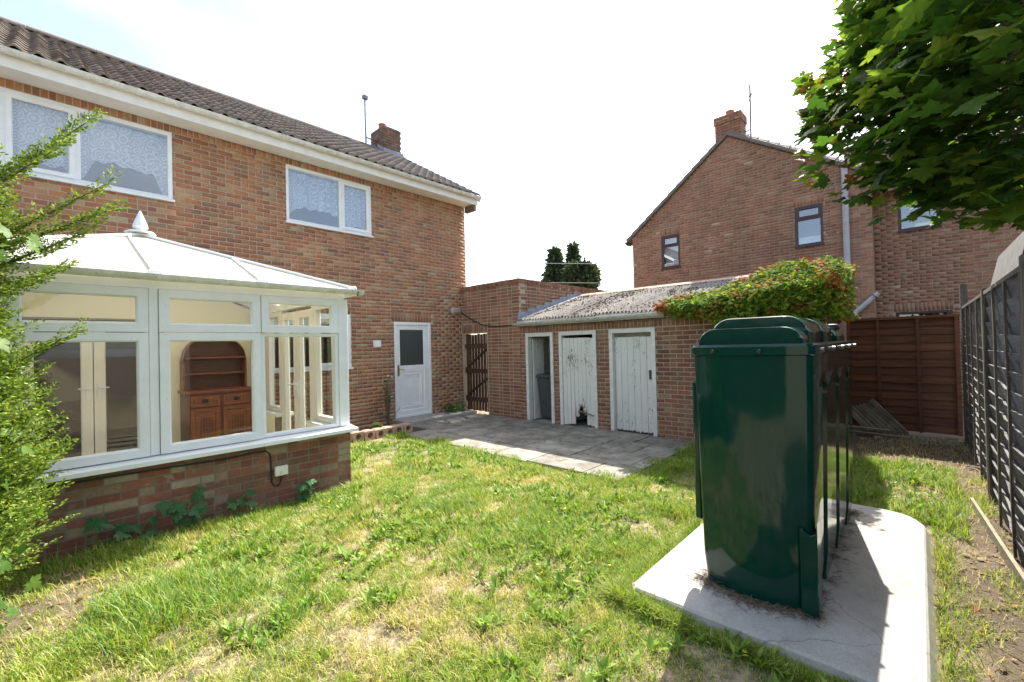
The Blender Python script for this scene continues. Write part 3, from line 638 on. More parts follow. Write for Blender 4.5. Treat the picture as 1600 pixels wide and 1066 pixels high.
# doors from house into the conservatory
for u0, u1 in ((-7.5, -6.83), (-6.82, -6.15)):
    d_ = light(con, 'y', .02, -1, u0, u1, .06, 2.10, .12, -.03, .05, 'upvc_cream', 'glass', 'house_door')
    uh = u1 - .05 if u0 < -7 else u0 + .05
    h = MB(); h.box(uh - .016, uh + .016, -.048, -.031, 1.02, 1.24); h.tube([(uh, -.045, 1.18), (uh, -.085, 1.18), (uh + (-.1 if u0 < -7 else .1), -.09, 1.18)], .009, 6); h.build('handle', 'upvc', d_)
# roof
A = Vector((-6.5, -1.62, 3.03)); AB = Vector((-6.5, -.02, 3.03)); e0 = 2.335
FL_, FR_ = Vector((CX0 - .06, -3.39, e0)), Vector((CX1 + .06, -3.39, e0)); BR_, BL_ = Vector((CX1 + .06, -.02, e0)), Vector((CX0 - .06, -.02, e0))
def lerp(a, b, t_): return a + (b - a) * t_
def sheet(pts, nm='roof_panel'):
    nr = (Vector(pts[1]) - Vector(pts[0])).cross(Vector(pts[2]) - Vector(pts[0])).normalized()
    if nr.z < 0: nr = -nr
    m = MB(); k = len(pts); m.add([Vector(p) for p in pts] + [Vector(p) - nr * .02 for p in pts], [tuple(range(k)), tuple(range(2 * k - 1, k - 1, -1))] + [(i, (i + 1) % k, k + (i + 1) % k, k + i) for i in range(k)])
    return m.build(nm, 'opal_sheet', con)
cuts = [-8.26, -7.5, -6.62, -5.75, -4.73]
def front_top(x):     # top end of a rafter on the front slope
    if x < A.x: t_ = (x - FL_.x) / (A.x - FL_.x); return lerp(FL_, A, t_)
    t_ = (FR_.x - x) / (FR_.x - A.x); return lerp(FR_, A, t_)
for a, b in zip(cuts[:-1], cuts[1:]):
    bot = [Vector((a + .004, -3.39, e0)), Vector((b - .004, -3.39, e0))]; tb, ta = front_top(b - .004), front_top(a + .004)
    pts = bot + [tb] + ([A] if a < A.x < b else []) + [ta]
    sheet([p for i, p in enumerate(pts) if i == 0 or (p - pts[i - 1]).length > .02])
sheet([FR_, BR_, AB, A]); sheet([BL_, FL_, A, AB])
for x in cuts[1:-1]:
    p, q = Vector((x, -3.40, e0 + .012)), front_top(x) + Vector((0, 0, .012)); MB().obox(p, q, .030, .018).build('glazing_bar', 'fascia_white', con); MB().box(x - .05, x + .05, -3.425, -3.36, e0 - .012, e0 + .03).build('bar_end_cap', 'upvc', con, bevel=.005)
for p, q in ((FR_, A), (FL_, A), (A, AB)): MB().obox(p + Vector((0, 0, .016)), q + Vector((0, 0, .016)), .06, .03).build('hip_cap', 'upvc', con, bevel=.008)
MB().box(CX1 - .03, CX1 + .07, -3.41, -3.33, e0 - .01, e0 + .04).build('hip_end_cap', 'upvc', con, bevel=.012)
fn = MB(); fn.lathe((A.x, A.y, A.z + .02), [(.02, 0), (.15, .0), (.14, .02), (.05, .035), (.045, .05), (.068, .062), (.075, .075), (.062, .13), (.035, .20), (.012, .265), (.004, .275)], 8); fn.build('finial', 'upvc', con)
gt = MB(); half_gutter(gt, 'x', CX0 - .12, CX1 + .13, -3.425, 2.325, .055); gt.build('gutter', 'gutter_white', con, smooth=40)
gt = MB(); gt.tube([(CX1 + .045, -3.42, 2.335), (CX1 + .045, -3.488, 2.30), (CX1 + .045, -3.46, 2.26)], .008, 6); gt.build('gutter_clip', 'black_plastic', con)
gt = MB(); half_gutter(gt, 'y', -3.36, -.03, CX1 + .085, 2.32, .05); gt.build('gutter', 'gutter_white', con, smooth=40)
# socket and cable on the base
sk = thing('outdoor_socket', (-5.58, -3.3, .35), 'small cream electrical box on the conservatory base wall', 'socket')
MB().box(-5.645, -5.515, -3.345, -3.303, .30, .40).build('box_body', 'upvc_cream', sk, bevel=.006); MB().box(-5.60, -5.575, -3.352, -3.345, .302, .35).build('cable_entry', 'gutter_white', sk)
cb = [(-5.58, -3.325, .30), (-5.585, -3.325, .24), (-5.61, -3.325, .20), (-5.65, -3.325, .205), (-5.675, -3.325, .25), (-5.68, -3.325, .45), (-5.69, -3.325, .55), (-5.73, -3.325, .585), (-5.85, -3.325, .59), (-6.1, -3.325, .575), (-6.5, -3.325, .59), (-7.0, -3.325, .60), (-7.6, -3.325, .61)]
MB().tube(cb, .0085, 6).top('electric_cable', 'black_plastic', (-5.6, -3.325, .2), 'black cable looping along the conservatory base to the cream box', 'cable', smooth=True)
# dresser
dz0 = .052; D0, D1, DYF = -5.90, -4.985, -.52
dr = thing('welsh_dresser', ((D0 + D1) / 2, -.3, dz0), 'dark wooden dresser with arched open shelves, seen through the conservatory glass', 'dresser')
b = MB(); b.box(D0 + .03, D1 - .03, DYF + .02, -.04, dz0 + .08, 1.02); b.build('base_cabinet', 'wood_dresser_dark', dr)
MB().box(D0, D1, DYF - .02, -.035, 1.022, 1.06).build('counter_top', 'wood_dresser', dr, bevel=.006)
for x in (D0 + .06, D1 - .06):
    for y in (DYF + .05, -.09): MB().box(x - .03, x + .03, y - .03, y + .03, dz0, dz0 + .08).build('leg', 'wood_dresser_dark', dr)
mid = (D0 + D1) / 2
for a, c_ in ((D0 + .07, mid - .02), (mid + .02, D1 - .07)):
    q = MB().box(a, c_, DYF, DYF + .022, .82, .99); dwr = q.build('drawer', 'wood_dresser', dr, bevel=.006)
    MB().lathe(((a + c_) / 2, DYF - .004, .905), [(.001, -.03), (.03, -.02), (.034, 0), (.03, .02), (.001, .03)], 8).build('pull', 'iron', dwr)
    for k in (-3, -2, -1, 1, 2, 3): MB().box((a + c_) / 2 + k * .045 - .008, (a + c_) / 2 + k * .045 + .008, DYF - .004, DYF - .0005, .87, .94).build('carved_slot', 'wood_dresser_dark', dwr)
    q = MB(); ring(q, 'y', DYF + .011, -1, a, c_, .16, .80, .06, -.011, .011, .008); q.box(a + .05, c_ - .05, DYF + .012, DYF + .02, .21, .75); dd = q.build('cabinet_door', 'wood_dresser', dr)
    for k in range(5): MB().box(a + .12 + k * .035, a + .135 + k * .035, DYF + .004, DYF + .011, .28, .66).build('carved_slot', 'wood_dresser_dark', dd)
def archz(x): t_ = abs((x - mid) / (mid - D0 - .03)); return 1.48 + .38 * math.sqrt(max(0, 1 - t_ ** 2.4))
bk = MB(); xs = np.linspace(D0 + .03, D1 - .03, 25); bk.prism([(D0 + .03, 1.062)] + [(x, archz(x)) for x in xs] + [(D1 - .03, 1.062)], lambda u, v, k: (u, -.06 + .02 * k, v)); bk.build('back_board', 'wood_dresser_dark', dr)
bk = MB()
for a, c_ in zip(xs[:-1], xs[1:]): bk.add([(x, y, z + dz_) for x, z in ((a, archz(a)), (c_, archz(c_))) for y in (-.25, -.061) for dz_ in (0, .022)], BF)
bk.build('arch', 'wood_dresser', dr)
for x in (D0 + .03, D1 - .055): MB().box(x, x + .025, -.25, -.061, 1.062, 1.5).build('side_panel', 'wood_dresser', dr)
for z in (1.29, 1.535): MB().box(D0 + .06, D1 - .06, -.245, -.062, z, z + .022).build('shelf', 'wood_dresser', dr)
# ================================================================== YARD WALL WITH GATE
XSH = -.19
yw = thing('yard_wall', (-.1, -1, 0), 'tall red brick yard wall with a gateway between the house and the outhouse', 'wall')
GATE = (-.915, -.07, 0, 1.94)
brick_wall(yw, 'x', XSH, -1, -1.95, 0, 0, 2.985, 'brick_yard', [GATE], 'flemish', 300, thick=.21, soldiers=[(-.93, -.03, 1.95, 2.165)], seed=31, zofs=.0)
brick_wall(yw, 'y', -1.95, -1, XSH + .056, 3.75, 0, 2.985, 'brick_yard', [], 'flemish', 200, thick=.21, seed=32)
for i in range(27): MB().box(XSH - .012 + random.uniform(-.004, .004), XSH + .215, -1.965 + i * .0732, -1.965 + i * .0732 + .063, 2.995, 3.09 + random.uniform(-.004, .006)).build('coping_brick', 'brick_yard_object', yw)
for i in range(48): MB().box(XSH + .225 + i * .0732, XSH + .225 + i * .0732 + .063, -1.965 + random.uniform(-.004, .004), -1.735, 2.995, 3.09 + random.uniform(-.004, .006)).build('coping_brick', 'brick_yard_object', yw)
gt = thing('plank_gate', (-.12, -.49, 0), 'dark brown plank gate with diagonal braces and gaps of daylight', 'gate')
ys = np.linspace(GATE[0] + .012, GATE[1] - .012, 9)
for i in range(8): MB().box(-.120, -.106, ys[i] + .009, ys[i + 1] - .009, .06 + random.uniform(0, .02), 1.92 + random.uniform(-.015, .01)).build('plank', 'gate_wood', gt)
for z in (.30, .98, 1.58): MB().box(-.155, -.127, GATE[0] + .015, GATE[1] - .015, z, z + .11).build('ledge', 'gate_wood', gt)
for z in (.42, 1.10): MB().obox((-.142, GATE[1] - .06, z), (-.142, GATE[0] + .06, z + .46), .026, .085, (1, 0, 0)).build('brace', 'gate_wood', gt)
# cable from lamp along the yard wall
cbl = [(-.23, -.04, 2.47), (-.225, -.3, 2.34), (-.225, -.55, 2.22), (-.225, -.82, 2.12), (-.225, -1.2, 2.07), (-.225, -1.75, 2.07), (-.24, -2.0, 2.06)]
MB().tube(cbl, .011, 6).top('wall_cable', 'black_plastic', (-.225, -1, 2.1), 'dark cable sagging from the bulkhead lamp across the yard wall', 'cable', smooth=True)
# ================================================================== OUTHOUSE
oh = thing('outhouse', (.9, -4.6, 0), 'low brick outhouse with three white doors and a mossy corrugated roof', 'outhouse')
OD = [(-2.862, -2.120), (-3.882, -3.006), (-5.049, -4.152)]
brick_wall(oh, 'x', XSH, -1, -7.42, -1.955, 0, 2.02, 'brick_yard', [(a, b, 0, 1.88) for a, b in OD], 'stretcher', 300, thick=.21, soldiers=[(-7.42, -1.955, 1.885, 2.02)], seed=41)
ow_ = MB(); ow_.box(2.0, 2.1, -7.42, -1.96, 0, 2.75); ow_.box(XSH + .22, 1.99, -7.42, -7.32, 0, 2.25); ow_.build('back_wall', 'brick_yard_island', oh)
for y in (-2.94, -4.02): MB().box(XSH + .22, 1.99, y - .05, y + .05, 0, 2.2).build('partition', 'paint_white', oh)
MB().box(XSH, 2.0, -7.32, -2.0, -.03, .004).build('floor', 'concrete', oh)
MB().box(.03, 1.98, -1.985, -1.962, .01, 2.15).build('whitewashed_lining', 'paint_white', oh)
# corrugated sheets
EX, EZ, RX, RZ = -.34, 2.155, 2.06, 2.835
sd = Vector((RX - EX, 0, RZ - EZ)); sL = sd.length; sdn = sd.normalized(); upn = Vector((-sdn.z, 0, sdn.x))
y0 = -1.975; k = 0
while y0 > -7.4:
    y1 = max(y0 - .68, -7.5); nn = int((y0 - y1) / .0095); V = []; F = []
    j0, j1 = random.uniform(-.015, .015), random.uniform(-.01, .01)
    for lay in (0, -.008):
        for s_ in (j0, sL * .33, sL * .66, sL + j1):
            for i in range(nn + 1):
                y = y0 - (y0 - y1) * i / nn; h = .024 * math.cos(2 * math.pi * (y + 2) / .076) + lay + .012 * (k % 2)
                p = Vector((EX, y, EZ)) + sdn * s_ + upn * h; V.append(p)
    m_ = nn + 1
    for lay in range(2):
        for a in range(3): F += [(lay * 4 * m_ + a * m_ + i, lay * 4 * m_ + a * m_ + i + 1, lay * 4 * m_ + (a + 1) * m_ + i + 1, lay * 4 * m_ + (a + 1) * m_ + i) for i in range(nn)]
    F += [(i, i + 1, 4 * m_ + i + 1, 4 * m_ + i) for i in range(nn)]
    MB().add(V, F).build('roof_sheet', 'cement_sheet', oh, smooth=50); y0 = y1 + .03; k += 1
# moss clumps
n = 8000; t_ = rng.random(n) ** .8; yy = -2.05 - rng.random(n) * 5.2; cl = vnoise(yy, t_ * 2.5, 2.0); kp = cl > .30; t_, yy = t_[kp], yy[kp]; n = len(t_)
base = np.array([EX, 0, EZ])[None] + np.outer(t_ * sL, np.array(sdn)); base[:, 1] = yy; base += np.array(upn) * (.024 * np.cos(2 * np.pi * (yy + 2) / .076) + .004)[:, None]
oct_ = np.array([(1, 0, 0), (0, 1, 0), (-1, 0, 0), (0, -1, 0), (0, 0, .7), (0, 0, -.5)], float); of = np.array([(0, 1, 4), (1, 2, 4), (2, 3, 4), (3, 0, 4), (1, 0, 5), (2, 1, 5), (3, 2, 5), (0, 3, 5)])
sc_ = .008 + .022 * rng.random((n, 1, 1)) ** 2
mv = base[:, None, :] + oct_[None] * sc_ * (.7 + .6 * rng.random((n, 6, 3)))
o = link('moss', npmesh('moss', mv.reshape(-1, 3), (of[None] + (np.arange(n) * 6)[:, None, None]), 3, org(oh), smooth=True), 'moss', oh); o['kind'] = 'stuff'
cp_ = MB(); cp_.prism([(RX - .16, RZ - .01), (RX, RZ + .05), (RX + .14, RZ - .03), (RX + .14, RZ - .05), (RX, RZ + .03), (RX - .16, RZ - .03)], lambda u, v, k: (u, -2.1 - 5.35 * k, v)); cp_.build('ridge_cap', 'clay_block', oh)
MB().box(-.30, -.27, -7.45, -1.97, 2.03, 2.155).build('fascia', 'paint_white', oh)
gu = MB(); half_gutter(gu, 'y', -7.45, -1.93, -.365, 2.10, .06); gu.build('gutter', 'old_gutter', oh, smooth=40)
for i in range(8):
    s_ = i * .31; p = Vector((EX + .06, -1.972, EZ + .03)) + sdn * s_; f_ = MB()
    f_.add([p, p + sdn * .33, p + sdn * .33 + Vector((0, 0, .10)), p + Vector((.05, 0, .17)), p + Vector((0, -.02, 0)), p + sdn * .33 + Vector((0, -.02, 0)), p + sdn * .33 + Vector((0, -.012 - .004 * (i % 2), .10)), p + Vector((.05, -.012 - .004 * (i % 2), .17))], [(0, 1, 2, 3), (4, 5, 6, 7), (0, 1, 5, 4), (1, 2, 6, 5), (2, 3, 7, 6), (3, 0, 4, 7)])
    f_.build('lead_flashing', 'lead', oh)
p = Vector((EX + .02, -1.98, EZ + .035)); f_ = MB(); q = p + sdn * 2.3
f_.add([p, q, q + Vector((0, -.17, .0)), p + Vector((0, -.17, 0)), p - upn * .02, q - upn * .02, q + Vector((0, -.17, 0)) - upn * .02, p + Vector((0, -.17, 0)) - upn * .02], [(0, 1, 2, 3), (4, 5, 6, 7), (0, 1, 5, 4), (1, 2, 6, 5), (2, 3, 7, 6), (3, 0, 4, 7)]); f_.build('lead_flashing', 'lead', oh)
def oframe(i, w=.075):
    a, b = OD[i]; m = MB(); m.box(XSH - .02, XSH + .10, b - w, b - .003, .01, 1.877); m.box(XSH - .02, XSH + .10, a + .003, a + w, .01, 1.877); m.box(XSH - .018, XSH + .098, a + w, b - w, 1.877 - w, 1.877)
    return m.build('door_frame', 'paint_white', oh)
for i in range(3): oframe(i)
# the boarded doors
def plank(parent, y0, y1, z0, z1, x, th=.024, jag=0, seed=0):
    r = random.Random(seed); n = 6; lo = [(y0 + (y1 - y0) * k / n, z0 + r.uniform(0, jag)) for k in range(n + 1)]
    m = MB(); poly = lo + [(y1, z1), (y0, z1)]; m.prism(poly, lambda u, v, k: (x + th * k, u, v)); return m.build('plank', 'paint_peeling', parent)
d2 = MB().box(XSH + .045, XSH + .07, OD[1][0] + .09, OD[1][1] - .09, 1.35, 1.46).build('boarded_door', 'paint_peeling', oh); d2['label'] = 'door with rotten boards at the foot'
ys = np.linspace(OD[1][0] + .079, OD[1][1] - .079, 9)
for i in range(8):
    zb = [.04, .05, .24, .36, .19, .03, .03, .02][i]; zt = 1.745 + (0 if i != 0 else -.01)
    plank(d2, ys[i] + .003, ys[i + 1] - .003, zb, zt + random.uniform(-.004, .004), XSH + .012 + random.uniform(-.003, .003), jag=.03 if zb < .1 else .12, seed=i)
MB().obox((XSH + .004, ys[0] + .02, .255), (XSH + .004, ys[4], .325), .016, .05, (1, 0, 0)).build('repair_board', 'old_timber', d2)
MB().box(XSH + .002, XSH + .011, ys[6], ys[8] - .005, 1.02, 1.045).build('latch', 'paint_white', d2); MB().box(XSH - .008, XSH + .011, ys[7] + .01, ys[7] + .035, .96, 1.10).build('latch', 'paint_white', d2)
MB().box(XSH + .004, XSH + .011, ys[0], ys[5], 1.40, 1.43).build('rail', 'paint_peeling', d2)
d3 = MB().box(XSH + .095, XSH + .12, OD[2][0] + .09, OD[2][1] - .09, 1.3, 1.42).build('boarded_door', 'paint_peeling', oh); d3['label'] = 'closed boarded door with an oval ring on it'
ys = np.linspace(OD[2][0] + .079, OD[2][1] - .079, 7)
for i in range(6): plank(d3, ys[i] + .003, ys[i + 1] - .003, .03, 1.73 + random.uniform(-.004, .004), XSH + .065 + random.uniform(-.003, .003), jag=.035, seed=20 + i)
MB().box(XSH + .05, XSH + .095, OD[2][0] + .08, OD[2][1] - .08, 1.735, 1.80).build('door_head', 'old_timber', oh)
rg = [(XSH + .058, -4.652 + .05 * math.cos(a), 1.61 + .075 * math.sin(a)) for a in np.linspace(-1.25, 4.39, 20)]
MB().tube(rg, .011, 6).top('horseshoe', 'paint_white', (XSH + .058, -4.652, 1.61), 'white painted horseshoe fixed to the boarded door next to the plain brick stretch', 'horseshoe', smooth=True)
MB().box(XSH + .05, XSH + .064, OD[2][0] + .12, OD[2][0] + .16, .98, 1.14).build('lock_plate', 'iron', d3)
# open first door: leaf swung inwards, and the bin
d1 = MB().box(XSH + .14, XSH + .44, OD[0][1] - .084, OD[0][1] - .072, .9, 1.0).build('boarded_door', 'paint_peeling', oh); d1['label'] = 'boarded door standing open inwards'
for i in range(3): MB().box(XSH + .11 + i * .12, XSH + .226 + i * .12, OD[0][1] - .108, OD[0][1] - .085, .03, 1.76).build('plank', 'paint_peeling', d1)
bn = thing('wheeled_bin', (.27, -2.54, 0), 'dark grey wheeled bin standing inside the open outhouse doorway', 'bin')
m = MB(); m.add([(x * s_ + .27, y * s2 - 2.53, z) for z, s_, s2 in ((.06, .23, .23), (.92, .29, .27)) for x, y in ((-1, -1), (1, -1), (1, 1), (-1, 1))], [(0, 1, 2, 3), (4, 5, 6, 7)] + [(i, (i + 1) % 4, 4 + (i + 1) % 4, 4 + i) for i in range(4)]); m.build('body', 'bin_grey', bn, bevel=.012)
m = MB(); m.add([(.27 + x, -2.53 + y, z) for z, k_ in ((.92, 1), (.955, 1), (.995, .93)) for x, y in ((-.32 * k_, -.28 * k_), (.31 * k_, -.28 * k_), (.31 * k_, .28 * k_), (-.32 * k_, .28 * k_))], [(0, 1, 2, 3), (8, 9, 10, 11)] + [(l * 4 + i, l * 4 + (i + 1) % 4, l * 4 + 4 + (i + 1) % 4, l * 4 + 4 + i) for l in (0, 1) for i in range(4)]); m.build('lid', 'bin_grey', bn, bevel=.008)
for y in (-2.74, -2.32): MB().tube([(.50, y - .02, .095), (.50, y + .02, .095)], .09, 14).build('wheel', 'black_plastic', bn)
# ================================================================== OIL TANK
TZ = .07
tk = thing('oil_tank', (-3.38, -7.575, TZ), 'tall dark green plastic heating oil tank on a concrete slab', 'oil tank')
def outline(z):
    f = (z - TZ) / (1.53 - TZ); ins = .03 * (1 - f) + (.012 if f < .04 else 0)
    xa, xb, ya, yb = -4.40 + ins * .3, -2.42 - ins, -7.905 + ins, -7.247 - ins
    pts = []
    n = 14
    def corner(cx, cy, a0, r_):
        for k in range(4): a = math.radians(a0 + 30 * k); pts.append((cx + r_ * math.cos(a), cy + r_ * math.sin(a)))
    gd = .065 * float(smooth(1.36, 1.26, z)) * float(smooth(TZ - .02, TZ + .06, z) if False else 1)
    def side(x0, x1, y, s):                      # three grooves along the long side
        L_ = x1 - x0; out_ = []
        for gx in (.215, .5, .785):
            c_ = x0 + L_ * gx; h = .085 * (1 if L_ > 0 else -1)
            for dx, dd in ((-h, 0), (-h * .86, 1), (h * .86, 1), (h, 0)): out_.append((c_ + dx, y - s * gd * dd))
        return out_
    r_ = .045
    # counter-clockwise from the -y/-x corner
    corner(xa + r_, ya + r_, 180, r_); pts += side(xa, xb, ya, -1); corner(xb - r_, ya + r_, 270, r_)
    for k in range(1, n): t_ = k / n; pts.append((xb + .05 * math.sin(math.pi * t_) ** .8, ya + r_ + (yb - ya - 2 * r_) * t_))
    corner(xb - r_, yb - r_, 0, r_); pts += side(xb, xa, yb, 1); corner(xa + r_, yb - r_, 90, r_)
    for k in range(1, n): t_ = k / n; pts.append((xa - .06 * math.sin(math.pi * t_) ** .8, yb - r_ - (yb - ya - 2 * r_) * t_))
    return pts
zs = [TZ, TZ + .03, .25, .5, .75, 1.0, 1.2, 1.26, 1.28, 1.30, 1.32, 1.34, 1.36, 1.42, 1.525]
V = []; F = []
for z in zs: V += [(x, y, z) for x, y in outline(z)]
n = len(outline(1)); m_ = len(zs)
F = [(i * n + k, i * n + (k + 1) % n, (i + 1) * n + (k + 1) % n, (i + 1) * n + k) for i in range(m_ - 1) for k in range(n)] + [tuple(range(n))[::-1], tuple(range((m_ - 1) * n, m_ * n))]
MB().add(V, F).build('shell', 'tank_green', tk, smooth=32)
# recessed moulding at the foot of the near corner
st = MB(); st.prism([(-7.905, TZ), (-7.82, TZ), (-7.82, .55), (-7.835, .565), (-7.85, .54), (-7.872, .525), (-7.895, .54), (-7.905, .60)], lambda u, v, k: (-4.425 + .11 * k, u + .0, v)); st.build('corner_moulding', 'tank_green', tk, bevel=.004)
rim = [(x + (x + 3.38) * .006, -7.576 + (y + 7.576) * 1.022) for x, y in outline(1.5)]
V = [(x, y, z) for z, s_ in ((1.525, 1.0), (1.53, 1.006), (1.578, 1.006), (1.592, .995), (1.594, .96)) for x, y in [(-3.38 + (x + 3.38) * s_, -7.576 + (y + 7.576) * (1 + (s_ - 1) * 2)) for x, y in rim]]
F = [(i * n + k, i * n + (k + 1) % n, (i + 1) * n + (k + 1) % n, (i + 1) * n + k) for i in range(4) for k in range(n)] + [tuple(range(4 * n, 5 * n)), tuple(range(n))[::-1]]
MB().add(V, F).build('lid_rim', 'tank_green', tk, smooth=40)
def hump(x0, x1, ya, yb, zt, r_, nm='lid_hump', slope=.03):
    prof = [(ya, 1.58)] + [(ya + r_ - r_ * math.cos(a), zt - r_ + r_ * math.sin(a)) for a in np.linspace(0, math.pi / 2, 8)] + [(yb - r_ + r_ * math.sin(a), zt - r_ * 1.1 + r_ * 1.1 * math.cos(a)) for a in np.linspace(0, math.pi / 2, 8)] + [(yb, 1.58)]
    m = MB(); k_ = len(prof); cy = (ya + yb) / 2; V = []
    for x, s_ in ((x0, .965), (x0 + slope * .4, .99), (x0 + slope, 1.0), (x1 - slope, 1.0), (x1 - slope * .4, .99), (x1, .965)):
        V += [(x, cy + (y - cy) * s_, 1.58 + (z - 1.58) * s_) for y, z in prof]
    F = [(i * k_ + j, i * k_ + j + 1, (i + 1) * k_ + j + 1, (i + 1) * k_ + j) for i in range(5) for j in range(k_ - 1)] + [tuple(range(k_)), tuple(range(5 * k_, 6 * k_))]
    m.add(V, F); return m.build(nm, 'tank_green', tk, smooth=35)
hump(-4.37, -4.13, -7.855, -7.27, 1.695, .10); hump(-4.12, -3.62, -7.845, -7.235 - .03, 1.77, .13); hump(-3.56, -3.08, -7.845, -7.265, 1.77, .13)
hump(-3.0, -2.50, -7.86, -7.28, 1.70, .09)
for x, y in ((-2.88, -7.74), (-2.70, -7.58), (-2.62, -7.78)): MB().lathe((x, y, 1.69), [(.06, 0), (.06, .03), (.052, .045), (.03, .05)], 14).build('filler_cap', 'black_plastic', tk, smooth=40)
for x in (-4.2, -3.75, -3.3, -2.9, -2.5): MB().tube([(x, -7.915, 1.552), (x, -7.935, 1.552)], .014, 8).build('bolt', 'metal_grey', tk)
for y in (-7.40, -7.66): MB().tube([(-4.475, y, 1.552), (-4.492, y, 1.552)], .012, 8).build('bolt', 'black_plastic', tk)
MB().box(-4.30, -4.2, -7.245, -7.20, .42, 1.35).build('gauge_strip', 'tank_green', tk, bevel=.01)
# ================================================================== FENCES
bf = thing('brown_fence_panel', (2.4, -8.1, 0), 'dark brown overlap fence panel across the end of the passage', 'fence')
for i in range(14):
    z = .06 + i * .132; m = MB(); jj = [random.uniform(-.008, .008) for _ in range(9)]
    V = []
    for k in range(9):
        y = -8.79 + 1.42 * k / 8; V += [(2.40, y, z + jj[k]), (2.425, y, z + jj[k]), (2.432, y, z + .16), (2.42, y, z + .16)]
    F = [(k * 4 + a, k * 4 + (a + 1) % 4, k * 4 + 4 + (a + 1) % 4, k * 4 + 4 + a) for k in range(8) for a in range(4)] + [(0, 1, 2, 3), (32, 33, 34, 35)]
    m.add(V, F).build('board', 'brown_fence', bf)
for y in (-7.42, -7.815, -8.315, -8.76): MB().box(2.365, 2.398, y - .021, y + .021, .05, 1.905).build('batten', 'brown_fence', bf)
MB().box(2.35, 2.44, -8.80, -7.36, 1.906, 1.945).build('cap_rail', 'brown_fence', bf)
def grey_panel(xa, xb, label, seed, z0=.03, ztop=2.0, bat=3):
    r = random.Random(seed); th = thing('grey_fence_panel', ((xa + xb) / 2, -8.83, 0), label, 'fence', 'weathered fence panels along the garden edge')
    nb = 15; hgt = (ztop - z0) / nb; ns = 12
    for i in range(nb):
        ph = r.uniform(0, 6); V = []
        for k in range(ns + 1):
            x = xa + (xb - xa) * k / ns; t_ = k / ns; bow = .005 * math.sin(t_ * math.pi * 4) + r.uniform(-.003, .003); wz = .008 * math.sin(5 * t_ + ph) + r.uniform(-.004, .004)
            z = z0 + i * hgt; V += [(x, -8.855 + bow, z + wz * .4 - .02), (x, -8.843 + bow, z + wz * .4 - .02), (x, -8.812 + bow * 1.6, z + hgt + wz), (x, -8.828 + bow * 1.6, z + hgt + wz)]
        F = [(k * 4 + a, k * 4 + (a + 1) % 4, k * 4 + 4 + (a + 1) % 4, k * 4 + 4 + a) for k in range(ns) for a in range(4)] + [(0, 1, 2, 3), (ns * 4, ns * 4 + 1, ns * 4 + 2, ns * 4 + 3)]
        MB().add(V, F).build('board', 'grey_fence', th)
    for k in range(bat + 2):
        x = xa + (xb - xa) * (k + (0.02 if k == 0 else -.02 if k == bat + 1 else 0)) / (bat + 1); w_ = r.uniform(-.04, .04)
        pts = [Vector((x + w_ * math.sin(q * 2.2), -8.802 + r.uniform(-.003, .004), z0 - .02 + (ztop - z0 + .02) * q)) for q in np.linspace(0, 1, 6)]
        m = MB(); V = []
        for p in pts: V += [p + Vector((-.02, -.012, 0)), p + Vector((.02, -.012, 0)), p + Vector((.02, .005, 0)), p + Vector((-.02, .005, 0))]
        m.add(V, [(a * 4 + b_, a * 4 + (b_ + 1) % 4, a * 4 + 4 + (b_ + 1) % 4, a * 4 + 4 + b_) for a in range(5) for b_ in range(4)] + [(0, 1, 2, 3), (20, 21, 22, 23)]).build('batten', 'grey_batten', th)
    MB().box(xa, xb, -8.86, -8.80, ztop + .002, ztop + .035).build('cap_rail', 'grey_batten', th)
    return th
grey_panel(1.98, -.95, 'weathered grey overlap fence panel next to the brown panel', 3)
grey_panel(-1.09, -3.28, 'weathered grey overlap fence panel with crooked battens behind the loose board', 4, bat=2)
grey_panel(-3.42, -5.3, 'weathered grey overlap fence panel under the maple, beyond the loose board', 5)
for x, h, lb in ((2.05, 2.36, 'tall grey square fence post where the brown and grey panels meet'), (-1.02, 2.06, 'grey square fence post between two weathered grey panels'), (-3.35, 2.08, 'grey square fence post at the crooked-batten panel beneath the maple')):
    p = thing('fence_post', (x, -8.8, 0), lb, 'post', 'posts of the grey fence'); MB().box(x - .048, x + .048, -8.87, -8.79, -.05, h).build('post', 'grey_batten', p, bevel=.004)
    m = MB(); m.add([(x - .048, -8.87, h), (x + .048, -8.87, h), (x + .048, -8.79, h), (x - .048, -8.79, h), (x - .048, -8.83, h + .015), (x + .048, -8.83, h + .015)], [(0, 1, 5, 4), (2, 3, 4, 5), (0, 4, 3), (1, 2, 5)]); m.build('post_top', 'grey_batten', p)
m = MB(); m.obox((-1.35, -8.66, .03), (-3.3, -8.80, .03), .022, .11); m.top('loose_board', 'old_timber', (-2.3, -8.73, 0), 'pale loose gravel board lying on the soil along the grey fence', 'board')
# loose timbers by the brown fence
for i in range(7):
    dy = .075 * i; tl = random.uniform(-.03, .03)
    a = (2.26 + .012 * i, -7.70 + dy * .75, .50 - .018 * i + (.06 if i == 0 else 0)); b_ = (2.12 - .01 * i, -8.15 + dy, .05); off = .0
    MB().obox(a, b_, .07, .032, (1, 0, .3)).top('timber_offcut', 'old_timber', b_, (['topmost weathered slat sticking up above the heap against the brown fence'] + ['short weathered timber slat lying in the heap against the brown fence'] * 6)[i], 'timber', 'slats heaped against the brown fence')
for a, b_, lb in (((1.98, -7.35, .035), (1.84, -8.2, .03), 'long grey plank lying on the ground in front of the heaped slats'), ((2.1, -7.3, .095), (2.02, -7.95, .09), 'shorter grey plank lying under the foot of the heaped slats')):
    MB().obox(a, b_, .11, .045).top('plank', 'old_timber', a, lb, 'plank')
